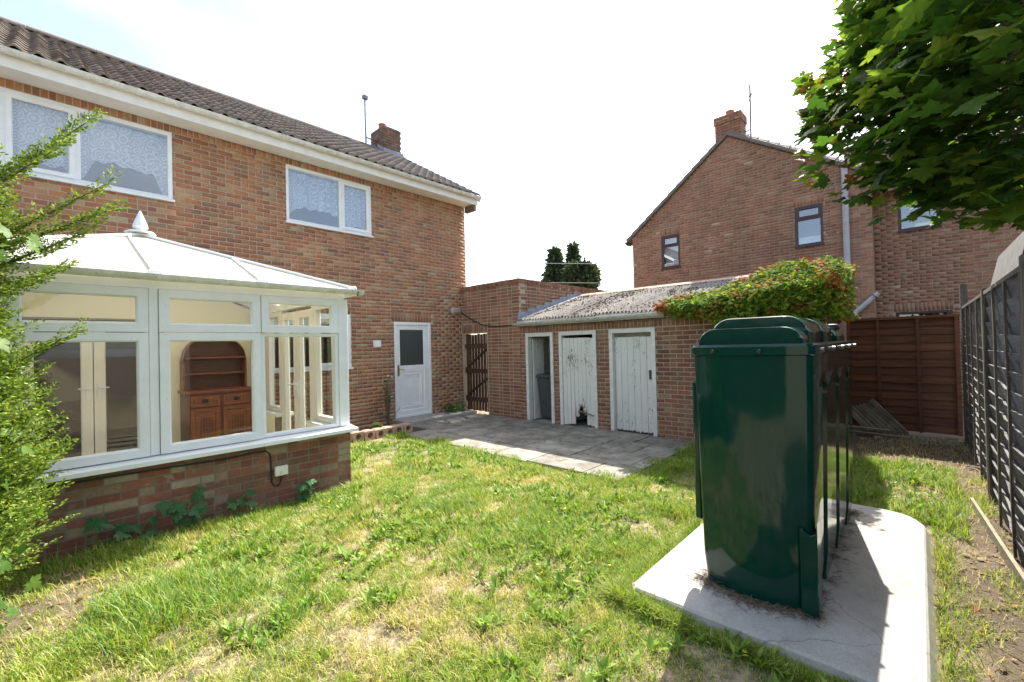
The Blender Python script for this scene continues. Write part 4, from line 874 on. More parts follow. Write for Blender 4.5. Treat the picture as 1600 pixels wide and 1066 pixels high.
# ================================================================== NEIGHBOUR'S HOUSE
nb = thing('neighbour_house', (7, -4.5, 0), 'neighbouring red brick house with plain gable end and brown windows', 'house')
GR = (-4.49, 7.42)
def glim(z): return (max(-7.576, GR[0] - (GR[1] - z) / .639), min(-1.48, GR[0] + (GR[1] - z) / .783))
NW = [(-3.04, -2.455, 3.915, 4.935), (-6.64, -6.04, 3.985, 5.01)]
brick_wall(nb, 'x', 6.0, -1, -7.576, -1.48, 0, 7.40, 'brick_neighbour', NW, 'stretcher', 300, limit=glim, thick=.25, soldiers=[(a - .03, b + .03, z + .005, z + .22) for a, b, _, z in NW], mortar='mortar_dark', seed=51)
WW = [(-8.745, -8.015, 4.14, 4.82), (-8.89, -7.92, 1.1, 2.2)]
brick_wall(nb, 'x', 6.8, -1, -11.5, -7.4, 0, 5.3, 'brick_neighbour', WW, 'stretcher', 300, thick=.25, soldiers=[(a - .03, b + .03, z + .005, z + .22) for a, b, _, z in WW], mortar='mortar_dark', seed=52)
s = MB(); s.box(6.25, 12, -1.7, -1.5, 0, 5.1); s.box(6.27, 6.79, -7.57, -7.36, 0, 5.2); s.box(6.27, 11.8, -11.5, -1.72, 5.04, 5.09); s.box(11.8, 12, -11.5, -1.7, 0, 5.1); s.box(6.25, 11.8, -7.57, -1.7, 2.5, 2.6); s.box(7.05, 11.8, -11.5, -7.57, 2.5, 2.6); s.box(8.5, 8.6, -11.5, -1.7, 0, 5.1); s.build('side_wall', 'brick_neighbour_island', nb)
r_ = MB()
for ye, ze in ((-1.30, GR[1] - (GR[0] + 1.30) * -.783 * 1 if False else GR[1] - (-1.30 - GR[0]) * .783), (-7.75, GR[1] - (GR[0] + 7.75) * .639)):
    r_.prism([(GR[0], GR[1] + .05), (ye, ze + .05), (ye, ze + .10), (GR[0], GR[1] + .10)], lambda u, v, k: (5.93 + 6.0 * k, u, v))
nroof = r_.build('roof', 'roof_tile_island', nb)
for ye, ze, sgn in ((-1.28, GR[1] - (-1.28 - GR[0]) * .783, 1), (-7.70, GR[1] - (GR[0] + 7.70) * .639, -1)):
    MB().prism([(GR[0], GR[1] + .0), (ye, ze + .0), (ye, ze + .05), (GR[0], GR[1] + .05)], lambda u, v, k: (5.93 + .065 * k, u, v)).build('verge', 'verge_grey', nroof)
    for k in range(13):
        t0 = k / 13; ya, yb = GR[0] + (ye - GR[0]) * t0, GR[0] + (ye - GR[0]) * (t0 + 1.1 / 13); za, zb = GR[1] + (ze - GR[1]) * t0, GR[1] + (ze - GR[1]) * (t0 + 1.1 / 13)
        MB().add([(x, y, z) for y, z, h in ((ya, za, .10), (yb, zb, .105)) for x in (5.925, 6.2) for z in (z + h, z + h + (.008 if y == ya else .028))], BF).build('verge_tile', 'verge_grey', nroof)
wr = MB(); wr.prism([(6.62, 5.30), (9.4, 7.25), (9.4, 7.35), (6.62, 5.42)], lambda u, v, k: (u, -6.9 - 4.8 * k, v)); wroof = wr.build('wing_roof', 'roof_tile_island', nb)
wp = math.atan2(1.95, 2.78)
for i in range(15):
    for j in range(11):
        o = bpy.data.objects.new('roof_tile', TME[(i + j) % 4]); COL.objects.link(o); o.parent = wroof; o.location = Vector((6.60 + j * TG * math.cos(wp), -6.95 - i * TW, 5.43 + j * TG * math.sin(wp))) - org(wroof); o.rotation_euler = (wp, 0, -math.pi / 2)
MB().box(6.55, 6.79, -11.5, -7.6, 5.2, 5.30).build('fascia', 'brown_upvc', nb)
gq = MB(); half_gutter(gq, 'x', 5.94, 12, -1.24, 4.98, .055); gq.build('gutter', 'black_plastic', nb); MB().tube([(6.0, -1.24, 4.93), (6.0, -1.32, 4.86), (6.02, -1.42, 4.84)], .035, 8).build('gutter_elbow', 'black_plastic', nb)
def nwin(H, X, tr=None):
    a, b, z0, z1 = H; wn = ring(MB(), 'x', X, -1, a, b, z0, z1, .06, -.09, -.01, .01).build('window', 'brown_upvc', nb)
    if tr:
        MB().box(X + .012, X + .085, a + .05, b - .05, tr - .03, tr + .03).build('transom', 'brown_upvc', wn)
        ring(MB(), 'x', X, -1, a + .05, b - .05, tr + .02, z1 - .05, .045, -.05, .004, .01).build('casement', 'brown_upvc', wn)
        pane(wn, 'x', X, -1, a + .09, b - .09, tr + .06, z1 - .09, -.04, 'glass_upper'); pane(wn, 'x', X, -1, a + .055, b - .055, z0 + .055, tr - .025, -.05, 'glass_upper')
    else: pane(wn, 'x', X, -1, a + .055, b - .055, z0 + .055, z1 - .055, -.05, 'glass_upper')
    MB().box(X - .04, X - .002, a - .02, b + .02, z0 - .03, z0 - .001).build('sill', 'brown_upvc', wn)
nwin(NW[0], 6.0, 4.60); nwin(NW[1], 6.0, 4.68); nwin(WW[0], 6.8); nwin(WW[1], 6.8)
# things in the neighbour's windows: blinds
for (a, b, z0, z1), X, lb, zc in ((NW[0], 6.0, 'pale patterned net in the small brown gable window by the eaves', 4.0), (NW[1], 6.0, 'pale half net curtain in the brown gable window next to the drainpipe', 4.05), (WW[0], 6.8, 'cream folded towel on the sill inside the wide brown window under the maple', 4.2)):
    m = MB()
    if X > 6.5: m.box(X + .15, X + .3, b - .62, b - .28, z0 + .02, z0 + .17); m.top('folded_towel', 'room_cream', (X + .2, b - .5, z0 + .02), lb, 'towel', bevel=.04)
    elif b > -3: m.box(X + .16, X + .17, a + .06, b - .06, z0 + .06, z1 - .08); m.top('net_curtain', 'lace', (X + .165, (a + b) / 2, z0), lb, 'curtain')
    else: m.box(X + .16, X + .17, a + .06, b - .06, z0 + .06, z0 + .25); m.top('net_curtain', 'lace', (X + .165, (a + b) / 2, z0), lb, 'curtain')
nc = chimney(nb, 6.1, 6.66, -4.80, -4.12, 6.95, 8.10, 'brick_neighbour', 6.4, -4.45)
fl = MB(); fl.box(6.06, 6.70, -4.85, -4.08, 7.14, 7.30); fl.build('flashing', 'lead', nc)
dp = MB(); dp.tube([(5.92, -7.10, 5.75), (5.92, -7.10, 2.0)], .066, 12); dpo = dp.build('drainpipe', 'grey_pipe', nb, smooth=40)
for z in (5.2, 3.05, 2.55): MB().tube([(5.92, -7.10, z - .02), (5.92, -7.10, z + .02)], .075, 12).build('pipe_collar', 'metal_grey', dpo, smooth=40)
MB().tube([(5.90, -7.12, 2.10), (5.90, -7.66, 2.64)], .055, 12).build('branch_pipe', 'grey_pipe', dpo, smooth=40); MB().tube([(5.90, -7.58, 2.56), (5.90, -7.60, 2.58)], .066, 12).build('pipe_collar', 'metal_grey', dpo)
ae = thing('tv_aerial', (6.25, -5.02, 7.1), 'grey pole with cross-shaped aerial beside the gable end chimney', 'aerial')
MB().tube([(6.25, -5.02, 7.0), (6.25, -5.03, 8.75)], .024, 8).build('mast', 'metal_grey', ae, smooth=40); MB().tube([(6.25, -5.02, 7.5), (6.3, -4.85, 7.5)], .018, 6).build('bracket', 'metal_grey', ae)
MB().tube([(6.0, -5.15, 8.42), (6.6, -4.88, 8.42)], .012, 6).build('boom', 'metal_grey', ae); MB().tube([(6.25, -5.2, 8.36), (6.25, -4.86, 8.5)], .010, 6).build('element', 'metal_grey', ae); MB().tube([(6.25, -5.18, 8.5), (6.25, -4.86, 8.36)], .010, 6).build('element', 'metal_grey', ae)
# garden shed over the grey fence
gs = thing('garden_shed', (-.6, -9.8, 0), 'dark shed with a felted gable roof showing above the grey fence', 'shed')
gsx = -1.0
g_ = MB(); g_.prism([(-9.02, 0), (-9.02, 2.05), (-9.12, 2.5), (-10.3, 2.05), (-10.3, 0)], lambda u, v, k: (gsx + 2.0 * k, u, v)); g_.build('body', 'felt', gs)
g_ = MB(); g_.prism([(-8.98, 2.0), (-9.11, 2.62), (-9.135, 2.62), (-9.01, 2.0)], lambda u, v, k: (gsx - .12 + 2.3 * k, u, v)); g_.build('roof_slope', 'verge_grey', gs)
g_ = MB(); g_.prism([(-9.14, 2.60), (-10.4, 2.08), (-10.4, 2.05), (-9.14, 2.565)], lambda u, v, k: (gsx - .12 + 2.3 * k, u, v)); g_.build('roof_slope', 'felt', gs)
g_ = MB(); g_.prism([(-9.12, 2.57), (-10.4, 2.03), (-10.4, 1.93), (-9.12, 2.45)], lambda u, v, k: (gsx - .145 + .02 * k, u, v)); g_.build('bargeboard', 'paint_white', gs)
# ================================================================== PLANTS
def unit(v): return v / np.maximum(np.linalg.norm(v, axis=-1, keepdims=True), 1e-9)
def frames(nrm, axis):
    """rotation matrices with local z ~ nrm and local y ~ axis"""
    z = unit(nrm); y = unit(axis - (axis * z).sum(-1, keepdims=True) * z); x = np.cross(y, z); return np.stack([x, y, z], -1)
def scatter(name, tv, tf, pos, nrm, axis, size, mat, parent, off, mi=None, mats=None):
    R = frames(nrm, axis); tv = np.asarray(tv, float); tf = np.asarray(tf)
    V = np.einsum('nij,kj->nki', R, tv) * size[:, None, None] + pos[:, None, :]
    F = tf[None] + (np.arange(len(pos)) * len(tv))[:, None, None]
    mi_ = None if mi is None else np.repeat(mi, len(tf))
    return link(name, npmesh(name, V.reshape(-1, 3), F, tf.shape[1], off, mi=mi_), mats or mat, parent)
half = [(.0, 0.), (.10, -.06), (.34, -.08), (.27, .06), (.47, .13), (.60, .33), (.46, .35), (.42, .47), (.20, .42), (.27, .60), (.14, .68), (.0, .98)]
outl = half + [(-x, y) for x, y in half[-2:0:-1]]
MLV = [(0, .3, 0)] + [(x, y, -.10 * abs(x) - .08 * (y - .3) ** 2 + (.03 if i % 3 == 0 else 0)) for i, (x, y) in enumerate(outl)]
MLF = [(0, i, i % (len(outl)) + 1) for i in range(1, len(outl) + 1)]
CLV = [(0, 0, 0), (.28, .15, -.03), (.40, .45, -.06), (.16, .55, -.02), (0, 1, -.10), (-.16, .55, -.02), (-.40, .45, -.06), (-.28, .15, -.03), (0, .4, .02)]
CLF = [(8, i, (i + 1) % 8) for i in range(8)]
def quads(name, P, D, Ln, Wd, mat, parent, off, attrs=None, bend=None):
    S = unit(np.cross(D, rng.normal(size=D.shape))); n = len(P); Ln = Ln[:, None]; Wd = Wd[:, None]
    V = np.stack([P, P + D * Ln * .45 + S * Wd, P + D * Ln, P + D * Ln * .45 - S * Wd], 1)
    F = np.arange(n * 4).reshape(n, 4)
    return link(name, npmesh(name, V.reshape(-1, 3), F, 4, off, attrs), mat, parent)
# ---- conifer beside the conservatory
tc_ = np.array([-8.05, -4.12, 0.]); cf = thing('conifer', tuple(tc_), 'feathery yellow-green conifer crowding the end of the conservatory', 'tree')
MB().tube([tuple(tc_ + [0, 0, -.05]), tuple(tc_ + [.02, .0, 1.2]), tuple(tc_ + [-.02, .02, 2.0]), tuple(tc_ + [0, 0, 2.9])], [.11, .09, .06, .015], 10).build('trunk', 'bark', cf, smooth=True)
PP, DD, LL, WW_ = [], [], [], []; br = MB(); R_ = random.Random(9)
def spray(base, d, ln, up):
    """a flat feathery spray: axis d, side twigs in the plane across up"""
    d = unit(np.array(d)); side = unit(np.cross(d, up)); ntw = max(6, int(ln / .018))
    for k in range(ntw):
        t = (k + .5) / ntw; p = base + d * ln * t + up * (.10 * ln * t * t); s = 1 if k % 2 else -1
        tl = (.045 + .30 * ln * (1 - t) * (.35 + .65 * t * 2 if t < .5 else 1)) * R_.uniform(.7, 1.1); tl = min(tl, .17)
        td = unit(d * .85 + side * s * .75 + up * R_.uniform(-.15, .25)); m = max(4, int(tl / .0105))
        tt = (np.arange(m) + .3) / m; q = p + np.outer(tt * tl, td); sg = np.where(np.arange(m) % 2, 1, -1)[:, None]
        dd = unit(td + sg * unit(np.cross(td, up)) * .55 + rng.normal(size=(m, 3)) * .22)
        PP.append(q); DD.append(dd); LL.append(np.clip(.034 * (1 - .5 * tt), .012, 1) * R_.uniform(.8, 1.2)); WW_.append(np.full(m, .0062))
for i in range(720):
    h = .12 + (2.35 if i < 330 else 1.7) * R_.random(); az = math.radians(R_.uniform(-80, 45) if i % 7 else R_.uniform(0, 360)); el = math.radians(R_.uniform(12, 42))
    reach = (.62 + .16 * math.sin(h * 2.3 + 1)) * R_.uniform(.7, 1.12) * (1.1 if 1.7 < h < 2.3 else 1.08 if h > .8 else .95) * (1 if h < 2.2 else .8)
    d = np.array([math.cos(az) * math.cos(el), math.sin(az) * math.cos(el), math.sin(el)])
    st = tc_ + np.array([0, 0, h]); pts = [st + d * reach * t + np.array([0, 0, .10 * reach * t * t]) for t in (0, .35, .7, 1.0)]
    br.tube([tuple(p) for p in pts], [.012, .009, .006, .003], 5, cap=False)
    up = unit(np.array([R_.uniform(-.3, .3), R_.uniform(-.3, .3), 1.]))
    for t in np.linspace(.25, 1, 7):
        p = st + d * reach * t + np.array([0, 0, .10 * reach * t * t])
        for s in ((1, -1) if t < .99 else (0,)):
            sd_ = unit(np.cross(d, up)); dd = unit(d * .8 + sd_ * s * R_.uniform(.5, .9) + np.array([0, 0, R_.uniform(-.1, .5)])); spray(p, dd, R_.uniform(.16, .34) * (1.1 - .4 * t), unit(up + rng.normal(size=3) * .35))
for tip, bs in (((-7.10, -4.32, 3.17), (-7.85, -4.15, 2.35)), ((-7.02, -4.28, 2.78), (-7.8, -4.15, 2.15)), ((-7.0, -4.25, 2.62), (-7.75, -4.1, 2.2)), ((-7.22, -4.2, 3.0), (-7.9, -4.1, 2.5)), ((-7.26, -4.4, 2.9), (-7.9, -4.2, 2.3)), ((-7.12, -4.22, 2.45), (-7.8, -4.1, 2.05)), ((-7.27, -4.0, .95), (-7.8, -4.1, .55)), ((-7.2, -4.1, 1.75), (-7.8, -4.1, 1.4)), ((-7.24, -4.15, 2.2), (-7.8, -4.1, 1.9))):
    a, b_ = np.array(bs), np.array(tip); d = b_ - a; br.tube([tuple(a), tuple((a + b_) / 2 + [0, 0, -.04]), tuple(b_)], [.014, .009, .003], 6, cap=False)
    for t in np.linspace(.2, 1, 11):
        p = a + d * t + np.array([0, 0, -.16 * t * (1 - t)])
        for s in (1, -1): spray(p, unit(unit(d) * .8 + np.cross(unit(d), [0, 0, 1]) * s * R_.uniform(.3, .7) + [0, 0, R_.uniform(-.1, .45)]), R_.uniform(.12, .24) * (1.15 - .45 * t), unit(np.array([0, 0, 1.]) + rng.normal(size=3) * .4))
br.build('branches', 'bark', cf)
o = quads('foliage', np.concatenate(PP), np.concatenate(DD), np.concatenate(LL), np.concatenate(WW_), 'leaf_conifer', cf, org(cf)); o['kind'] = 'stuff'
# ---- ivy climbing through the conifer
iv = thing('climbing_ivy', (-7.72, -4.55, 0), 'glossy broad-leaved ivy climbing the front of the conifer', 'plant')
sp = [(-7.72 + .05 * math.sin(z * 3), -4.60 + .05 * math.cos(z * 4), z) for z in np.linspace(0, 2.5, 14)]
MB().tube(sp, .010, 6).build('stem', 'bark', iv)
n = 420; z = rng.random(n) * 2.3 + .1; a = rng.normal(size=n) * .12 - .02; p = np.stack([-7.68 + a + .05 * np.sin(z * 3), -4.64 + rng.normal(size=n) * .08, z], -1)
for k in range(n):
    pass
nr = unit(np.stack([rng.normal(size=n) * .5 + .5, rng.normal(size=n) * .4 - .8, rng.random(n) * .9], -1)); ax = unit(np.stack([rng.normal(size=n), rng.normal(size=n) * .3, -np.ones(n) * .6], -1))
scatter('leaves', MLV, MLF, p, nr, ax, .045 + .055 * rng.random(n), 'leaf_ivy', iv, org(iv))['kind'] = 'stuff'
# ---- maple overhanging the grey fence
mt = np.array([-2.5, -10.3, 0.]); mp_ = thing('maple_tree', tuple(mt), 'large leafy maple overhanging the grey fence, leaf tips touched with orange', 'tree')
trk = [tuple(mt + [0, 0, -.05]), tuple(mt + [.03, .05, 1.4]), tuple(mt + [-.03, .12, 2.6]), tuple(mt + [0, .3, 3.6]), tuple(mt + [.1, .5, 5.2])]
MB().tube(trk, [.17, .15, .13, .10, .04], 10).build('trunk', 'bark', mp_, smooth=True)
CC = np.array([-2.35, -9.05, 4.05]); RA = np.array([1.75, 1.42, 1.72])
lb = MB(); clus = []
for i in range(120):
    while True:
        u = rng.normal(size=3); u /= np.linalg.norm(u); r_ = .35 + .65 * rng.random() ** .5; c_ = CC + u * RA * r_
        px, py, dz = pix(c_)
        if dz > .9 and np.linalg.norm(c_ - CAM) > 1.7: break
    clus.append(c_)
def on_ray(u, v, d): return CAM + d * (CF + CR * (u - 800) / FPX - CU * (v - 533) / FPX)
edge_pts = [(1345, 25, 4.0), (1330, 70, 4.0), (1310, 130, 4.1), (1295, 150, 4.0), (1275, 195, 4.1), (1265, 205, 4.2), (1300, 215, 3.9), (1290, 262, 4.1), (1320, 255, 3.8), (1345, 300, 3.8), (1360, 310, 3.6), (1400, 300, 3.4), (1440, 305, 3.3), (1480, 310, 3.1), (1520, 310, 2.9), (1560, 305, 2.8), (1590, 315, 2.6), (1540, 285, 3.4), (1380, 20, 3.6), (1360, 110, 3.6), (1350, 180, 3.6), (1400, 240, 3.4), (1420, 140, 3.2), (1420, 40, 3.1), (1480, 60, 2.7), (1500, 150, 2.6), (1560, 110, 2.2), (1570, 40, 2.1), (1580, 180, 2.3), (1520, 40, 2.3), (1460, 220, 2.9), (1540, 230, 2.6), (1590, 250, 2.4), (1440, 100, 2.9), (1475, 280, 3.0), (1380, 280, 3.7), (1320, 190, 3.9)]
for u, v, d in edge_pts: clus.append(on_ray(u, v, d))
clus = np.array(clus); hub = np.array([mt + [.1, .7, 3.9], mt + [.1, .6, 4.9]])
for c_ in clus:
    h = hub[np.argmin(np.linalg.norm(hub - c_, axis=1))]; m1 = (h * .5 + c_ * .5) + np.array([0, 0, .25]); lb.tube([tuple(h), tuple(m1), tuple(c_)], [.025, .010, .003], 5, cap=False)
    for q_ in range(4): lb.tube([tuple(c_ * .8 + m1 * .2), tuple(c_ + rng.normal(size=3) * .07 + [.03, -.08, .05])], [.005, .0025], 4, cap=False)
lb.build('limbs', 'bark', mp_)
per = 46; n = len(clus) * per; p = np.repeat(clus, per, 0) + rng.normal(size=(n, 3)) * np.array([.21, .19, .17])
u, v, dz = pix(p); ok = ~((u < 1252) & (v > -50)) & ~((v > 348) & (u < 1640)) & (dz > 1.25) & ~((u < 1300) & ((v > 285) | (v < 105))) & ~((u < 1345) & (v > 318)) & ~((u < 1325) & (v < 60))
ok &= ~((p[:, 0] - .9 * p[:, 2] > -5.3) & (p[:, 1] - .17 * p[:, 2] > -8.9))
p = p[ok]; n = len(p)
nr = unit(np.stack([rng.normal(size=n) * .45 - .25, rng.normal(size=n) * .45 + .2, .55 + rng.random(n)], -1)); ax = unit(np.concatenate([unit(p - CC)[:, :2] * 1.0, np.full((n, 1), -.55)], 1) + rng.normal(size=(n, 3)) * .45)
sz = .095 + .085 * rng.random(n); u, v, dz = pix(p)
red = ((u < 1335) & (dz > 3.2) & (rng.random(n) < .3)); sz = np.where(red, sz * .7, sz); inv = (u > 1240) & (u < 1610) & (v > -15) & (v < 400)
ordr = np.argsort(np.where(inv & ~red, dz - sz * 6, 1e3)); sing = ordr[:300]; mk = np.ones(n, bool); mk[sing] = False
scatter('foliage', MLV, MLF, p[mk], nr[mk], ax[mk], sz[mk], None, mp_, org(mp_), mi=red[mk].astype(int), mats=['leaf_maple', 'leaf_maple_red'])['kind'] = 'stuff'
lme = bpy.data.meshes.new('leaf'); lme.from_pydata([tuple(q) for q in MLV], [], MLF); lme.materials.append(M['leaf_maple_single'])
FR = frames(nr[sing], ax[sing])
for k, i in enumerate(sing):
    o = bpy.data.objects.new('leaf', lme); COL.objects.link(o); o.parent = mp_
    mm_ = Matrix(FR[k].tolist()).to_4x4(); o.matrix_local = Matrix.Translation(Vector(p[i]) - org(mp_)) @ mm_ @ Matrix.Scale(float(sz[i]), 4)
# ---- creeper on the outhouse
cr = thing('virginia_creeper', (.4, -6.6, 2.1), 'bushy creeper turning red, spilling over the end of the corrugated roof', 'plant')
n = 15000; y = -5.2 - 2.42 * rng.random(n) ** .75; s_ = rng.random(n)
top = .02 + .30 * smooth(-5.6, -7.0, y) * smooth(-7.75, -7.35, y) + .10 * vnoise(y, s_ * 3, 3)
xx = -.42 + 1.9 * s_ ** 1.3 * (0.25 + .75 * smooth(-5.0, -6.9, y)); 
rz_ = EZ + .04 + (xx - EX) / (RX - EX) * (RZ - EZ); dome = top * np.clip(1.15 - np.abs(s_ - .42) * 1.7, 0, 1)
zz = rz_ + dome * (rng.random(n) ** .35)
hang = rng.random(n) < .30; xx = np.where(hang, -.40 - .12 * rng.random(n) * smooth(-5.0, -6, y), xx); zz = np.where(hang, 2.22 - (.10 + .50 * smooth(-5.3, -7.2, y)) * rng.random(n) * (.5 + vnoise(y, 0 * y, 4)) + .35 * smooth(-6.2, -7.2, y) * rng.random(n), zz)
endm = rng.random(n) < .12; y = np.where(endm, -7.50 - .12 * rng.random(n), y); zz = np.where(endm, 1.9 + .75 * rng.random(n), zz); xx = np.where(endm, -.4 + 1.5 * rng.random(n), xx)
p = np.stack([xx, y, zz], -1) + rng.normal(size=(n, 3)) * .025
nr = unit(np.stack([-.55 + rng.normal(size=n) * .4, rng.normal(size=n) * .4 - .2, .6 + .5 * rng.random(n)], -1)); ax = unit(np.stack([-1 + rng.normal(size=n) * .4, rng.normal(size=n) * .6, -.8 + rng.normal(size=n) * .4], -1))
rd = (vnoise(y, zz * 1.6 + xx, 3.6, 7, 3) * .6 + vnoise(y, zz + xx, 11) * .4 + rng.normal(size=n) * .06) > .635
scatter('foliage', CLV, CLF, p, nr, ax, .045 + .05 * rng.random(n), None, cr, org(cr), mi=rd.astype(int), mats=['leaf_creeper', 'leaf_creeper_red'])['kind'] = 'stuff'
st = MB()
for k in range(26):
    y_ = -5.3 - 2.1 * k / 25; st.tube([(-.30, -7.3, 1.6), (-.36, (y_ - 7.3) / 2, 2.12), (.1 + .02 * k, y_, EZ + .20 + .01 * k), (.5 + .02 * k, y_ + .1, EZ + .34 + .008 * k)], [.012, .008, .006, .003], 5, cap=False)
st.tube([(-.28, -7.3, 0), (-.30, -7.3, 1.6)], .016, 6); st.build('stems', 'bark', cr)
# ---- hedge at the other end of the garden, mirrored in the tank and the panes
hg = thing('boundary_hedge', (-11.6, -5.5, 0), 'long clipped green hedge closing the garden opposite the outhouse', 'hedge')
MB().box(-11.9, -11.3, -10.5, -.8, 0, 1.95).build('inner_growth', 'bark', hg)
n = 16000; q = rng.random(n); p = np.stack([np.where(q < .75, -11.28 + .1 * rng.random(n), -11.9 + .62 * rng.random(n)), -10.6 + 9.9 * rng.random(n), np.where(q < .75, 2.05 * rng.random(n), 1.93 + .14 * rng.random(n))], -1) + rng.normal(size=(n, 3)) * .04
nr = unit(np.stack([.6 + rng.normal(size=n) * .4, rng.normal(size=n) * .5, .5 + rng.random(n)], -1)); ax = unit(rng.normal(size=(n, 3)) + [.3, 0, .2])
scatter('foliage', CLV, CLF, p, nr, ax, .07 + .06 * rng.random(n), 'leaf_far', hg, org(hg))['kind'] = 'stuff'
# ---- far trees
def far_tree(px_, py_top, dist, rad, label, cone=True, seed=1):
    r = np.random.default_rng(seed); b = on_ray(px_, 533, dist); b[2] = 0; tpz = on_ray(px_, py_top, dist)[2]
    th = thing('conifer' if cone else 'round_tree', tuple(b), label, 'tree'); MB().tube([tuple(b), tuple(b + [0, 0, tpz * .9])], [rad * .12, .05], 8).build('trunk', 'bark', th)
    n = 5200; t = r.random(n) ** .7
    if cone: h = tpz * (.12 + .88 * (1 - t)); rr_ = rad * (t ** .8) * (.55 + .45 * np.sin(h * 3.1 + r.random(n)) ** 2) * r.random(n) ** .3; az = r.random(n) * 6.283
    else: d_ = unit(r.normal(size=(n, 3))) * (r.random((n, 1)) ** .3) * (.75 + .4 * vnoise(np.arange(n) * .013, np.arange(n) * .007, 1)[:, None]); h = tpz - rad + d_[:, 2] * rad; rr_ = rad * np.hypot(d_[:, 0], d_[:, 1]); az = np.arctan2(d_[:, 1], d_[:, 0])
    p = np.stack([b[0] + rr_ * np.cos(az), b[1] + rr_ * np.sin(az), h], -1); D = unit(np.stack([np.cos(az), np.sin(az), r.normal(size=n) * .5 - (.1 if cone else 0)], -1) + r.normal(size=(n, 3)) * .4)
    quads('crown', p, D, .35 + .5 * r.random(n), .10 + .12 * r.random(n), 'leaf_far', th, org(th))['kind'] = 'stuff'
far_tree(871, 386, 48, 3.3, 'dark distant conifer rising behind the yard wall, broader of the pair', True, 1); far_tree(899, 380, 50, 2.3, 'dark distant conifer with a slim pointed top behind the yard wall', True, 2)
far_tree(911, 410, 46, 1.6, 'rounded olive-green tree in front of the slim distant conifer', False, 3)
for v, lb in ((411, 'upper pale overhead wire crossing the distant conifers'), (441, 'lower pale overhead wire crossing the distant conifers')):
    a, b_ = on_ray(700, v - 3, 30), on_ray(1010, v + 2, 30); MB().tube([tuple(a), tuple((a + b_) / 2 - [0, 0, .05]), tuple(b_)], .012, 5).top('overhead_wire', 'fascia_white', tuple(a), lb, 'wire')
# ---- small plants
RR = random.Random(17)
def leafy(name, base, label, leaves, mat, stemmat='leaf_weed', tv=MLV, tf=MLF, stems=(), cat='plant', group=None, flowers=()):
    th = thing(name, base, label, cat, group); me = bpy.data.meshes.new('leaf'); me.from_pydata([tuple(q) for q in tv], [], tf); me.materials.append(M[mat]); b = np.array(base)
    sm = MB()
    for (x, y, z, az, tilt, s) in leaves:
        spin_ = (math.pi + RR.uniform(-.9, .9)) if tilt > .3 else 0.
        o = bpy.data.objects.new('leaf', me); COL.objects.link(o); o.parent = th; o.location = (x, y, z); o.rotation_euler = (Matrix.Rotation(az, 3, 'Z') @ Matrix.Rotation(tilt, 3, 'X') @ Matrix.Rotation(spin_, 3, 'Z')).to_euler(); o.scale = (s, s, s)
        sm.tube([tuple(b + [x * .15, y * .15, 0]), tuple(b + [x * .6, y * .6, z * .8]), tuple(b + [x, y, z])], .003, 4, cap=False)
    for st_ in stems: sm.tube([tuple(b + np.array(q)) for q in st_], .005, 5, cap=False)
    sm.build('stem', stemmat, th)
    for (x, y, z) in flowers: MB().lathe(tuple(b + [x, y, z]), [(.004, 0), (.022, .008), (.026, .018), (.008, .022)], 8).build('flower', 'flower_white', th)
    return th
def bunch(n, spread, h, s0, s1, front=-1):
    return [(RR.uniform(-spread, spread), front * RR.uniform(.02, .12), RR.uniform(.25, 1) * h, RR.uniform(-.7, .7), RR.uniform(.5, 1.25), RR.uniform(s0, s1)) for _ in range(n)]
for x, n_, h, lb in ((-7.02, 2, .26, 'single-leaf green seedling against the conservatory bricks near the conifer'), (-6.80, 6, .20, 'low broad-leaved green plant against the conservatory bricks, between the seedling and the taller clump'), (-6.45, 9, .30, 'taller broad-leaved green plant with lobed leaves against the conservatory bricks'), (-6.05, 5, .22, 'small broad-leaved plant at the conservatory foot between the tall clump and the cable loop')):
    leafy('mallow_plant', (x, -3.36, -.02), lb, bunch(n_ + 1, .15, h * 1.25, .09, .145), 'leaf_mallow', group='plants along the conservatory base')
leafy('mallow_plant', (-5.35, -3.40, -.02), 'sunlit pale-leaved plant at the conservatory foot between the cream box and its brick corner', bunch(8, .12, .26, .08, .12), 'leaf_mallow', group='plants along the conservatory base')
rl = [(RR.uniform(-.10, .10), RR.uniform(-.10, .06), RR.uniform(.55, 1.05), RR.uniform(0, 6.28), RR.uniform(-.9, .2), RR.uniform(.05, .08)) for _ in range(55)]
leafy('rose_bush', (-2.44, -.25, .0), 'spindly rose with small white flowers beside the back door', rl, 'leaf_mallow', 'twig', CLV, CLF, [[(0, 0, 0), (.02, -.02, .5), (-.02, 0, 1.0)], [(0, 0, 0), (-.05, -.06, .4), (.08, -.05, .95)], [(0, 0, 0), (.1, -.1, .25), (.2, -.16, .4)], [(0, 0, 0), (-.15, -.2, .22), (-.3, -.25, .3)]], flowers=[(.0, -.05, 1.05), (.08, -.06, 1.02), (.05, -.08, .62), (-.05, -.04, .98)])
leafy('seedling', (-2.93, -.72, .0), 'bright yellow-green seedling behind the clay edging blocks', [(RR.uniform(-.09, .09), RR.uniform(-.07, .07), RR.uniform(.06, .24), RR.uniform(0, 6.28), RR.uniform(-.7, .1), RR.uniform(.07, .11)) for _ in range(12)], 'leaf_ivy')
gl = [(RR.uniform(-.30, .30), RR.uniform(-.14, .12), RR.uniform(.04, .26), RR.uniform(0, 6.28), RR.uniform(-.9, .3), RR.uniform(.05, .10)) for _ in range(130)]
leafy('fern_clump', (-.62, -.22, .03), 'low dark green leafy clump at the foot of the plank gate', gl, 'leaf_mallow', 'leaf_weed', CLV, CLF)
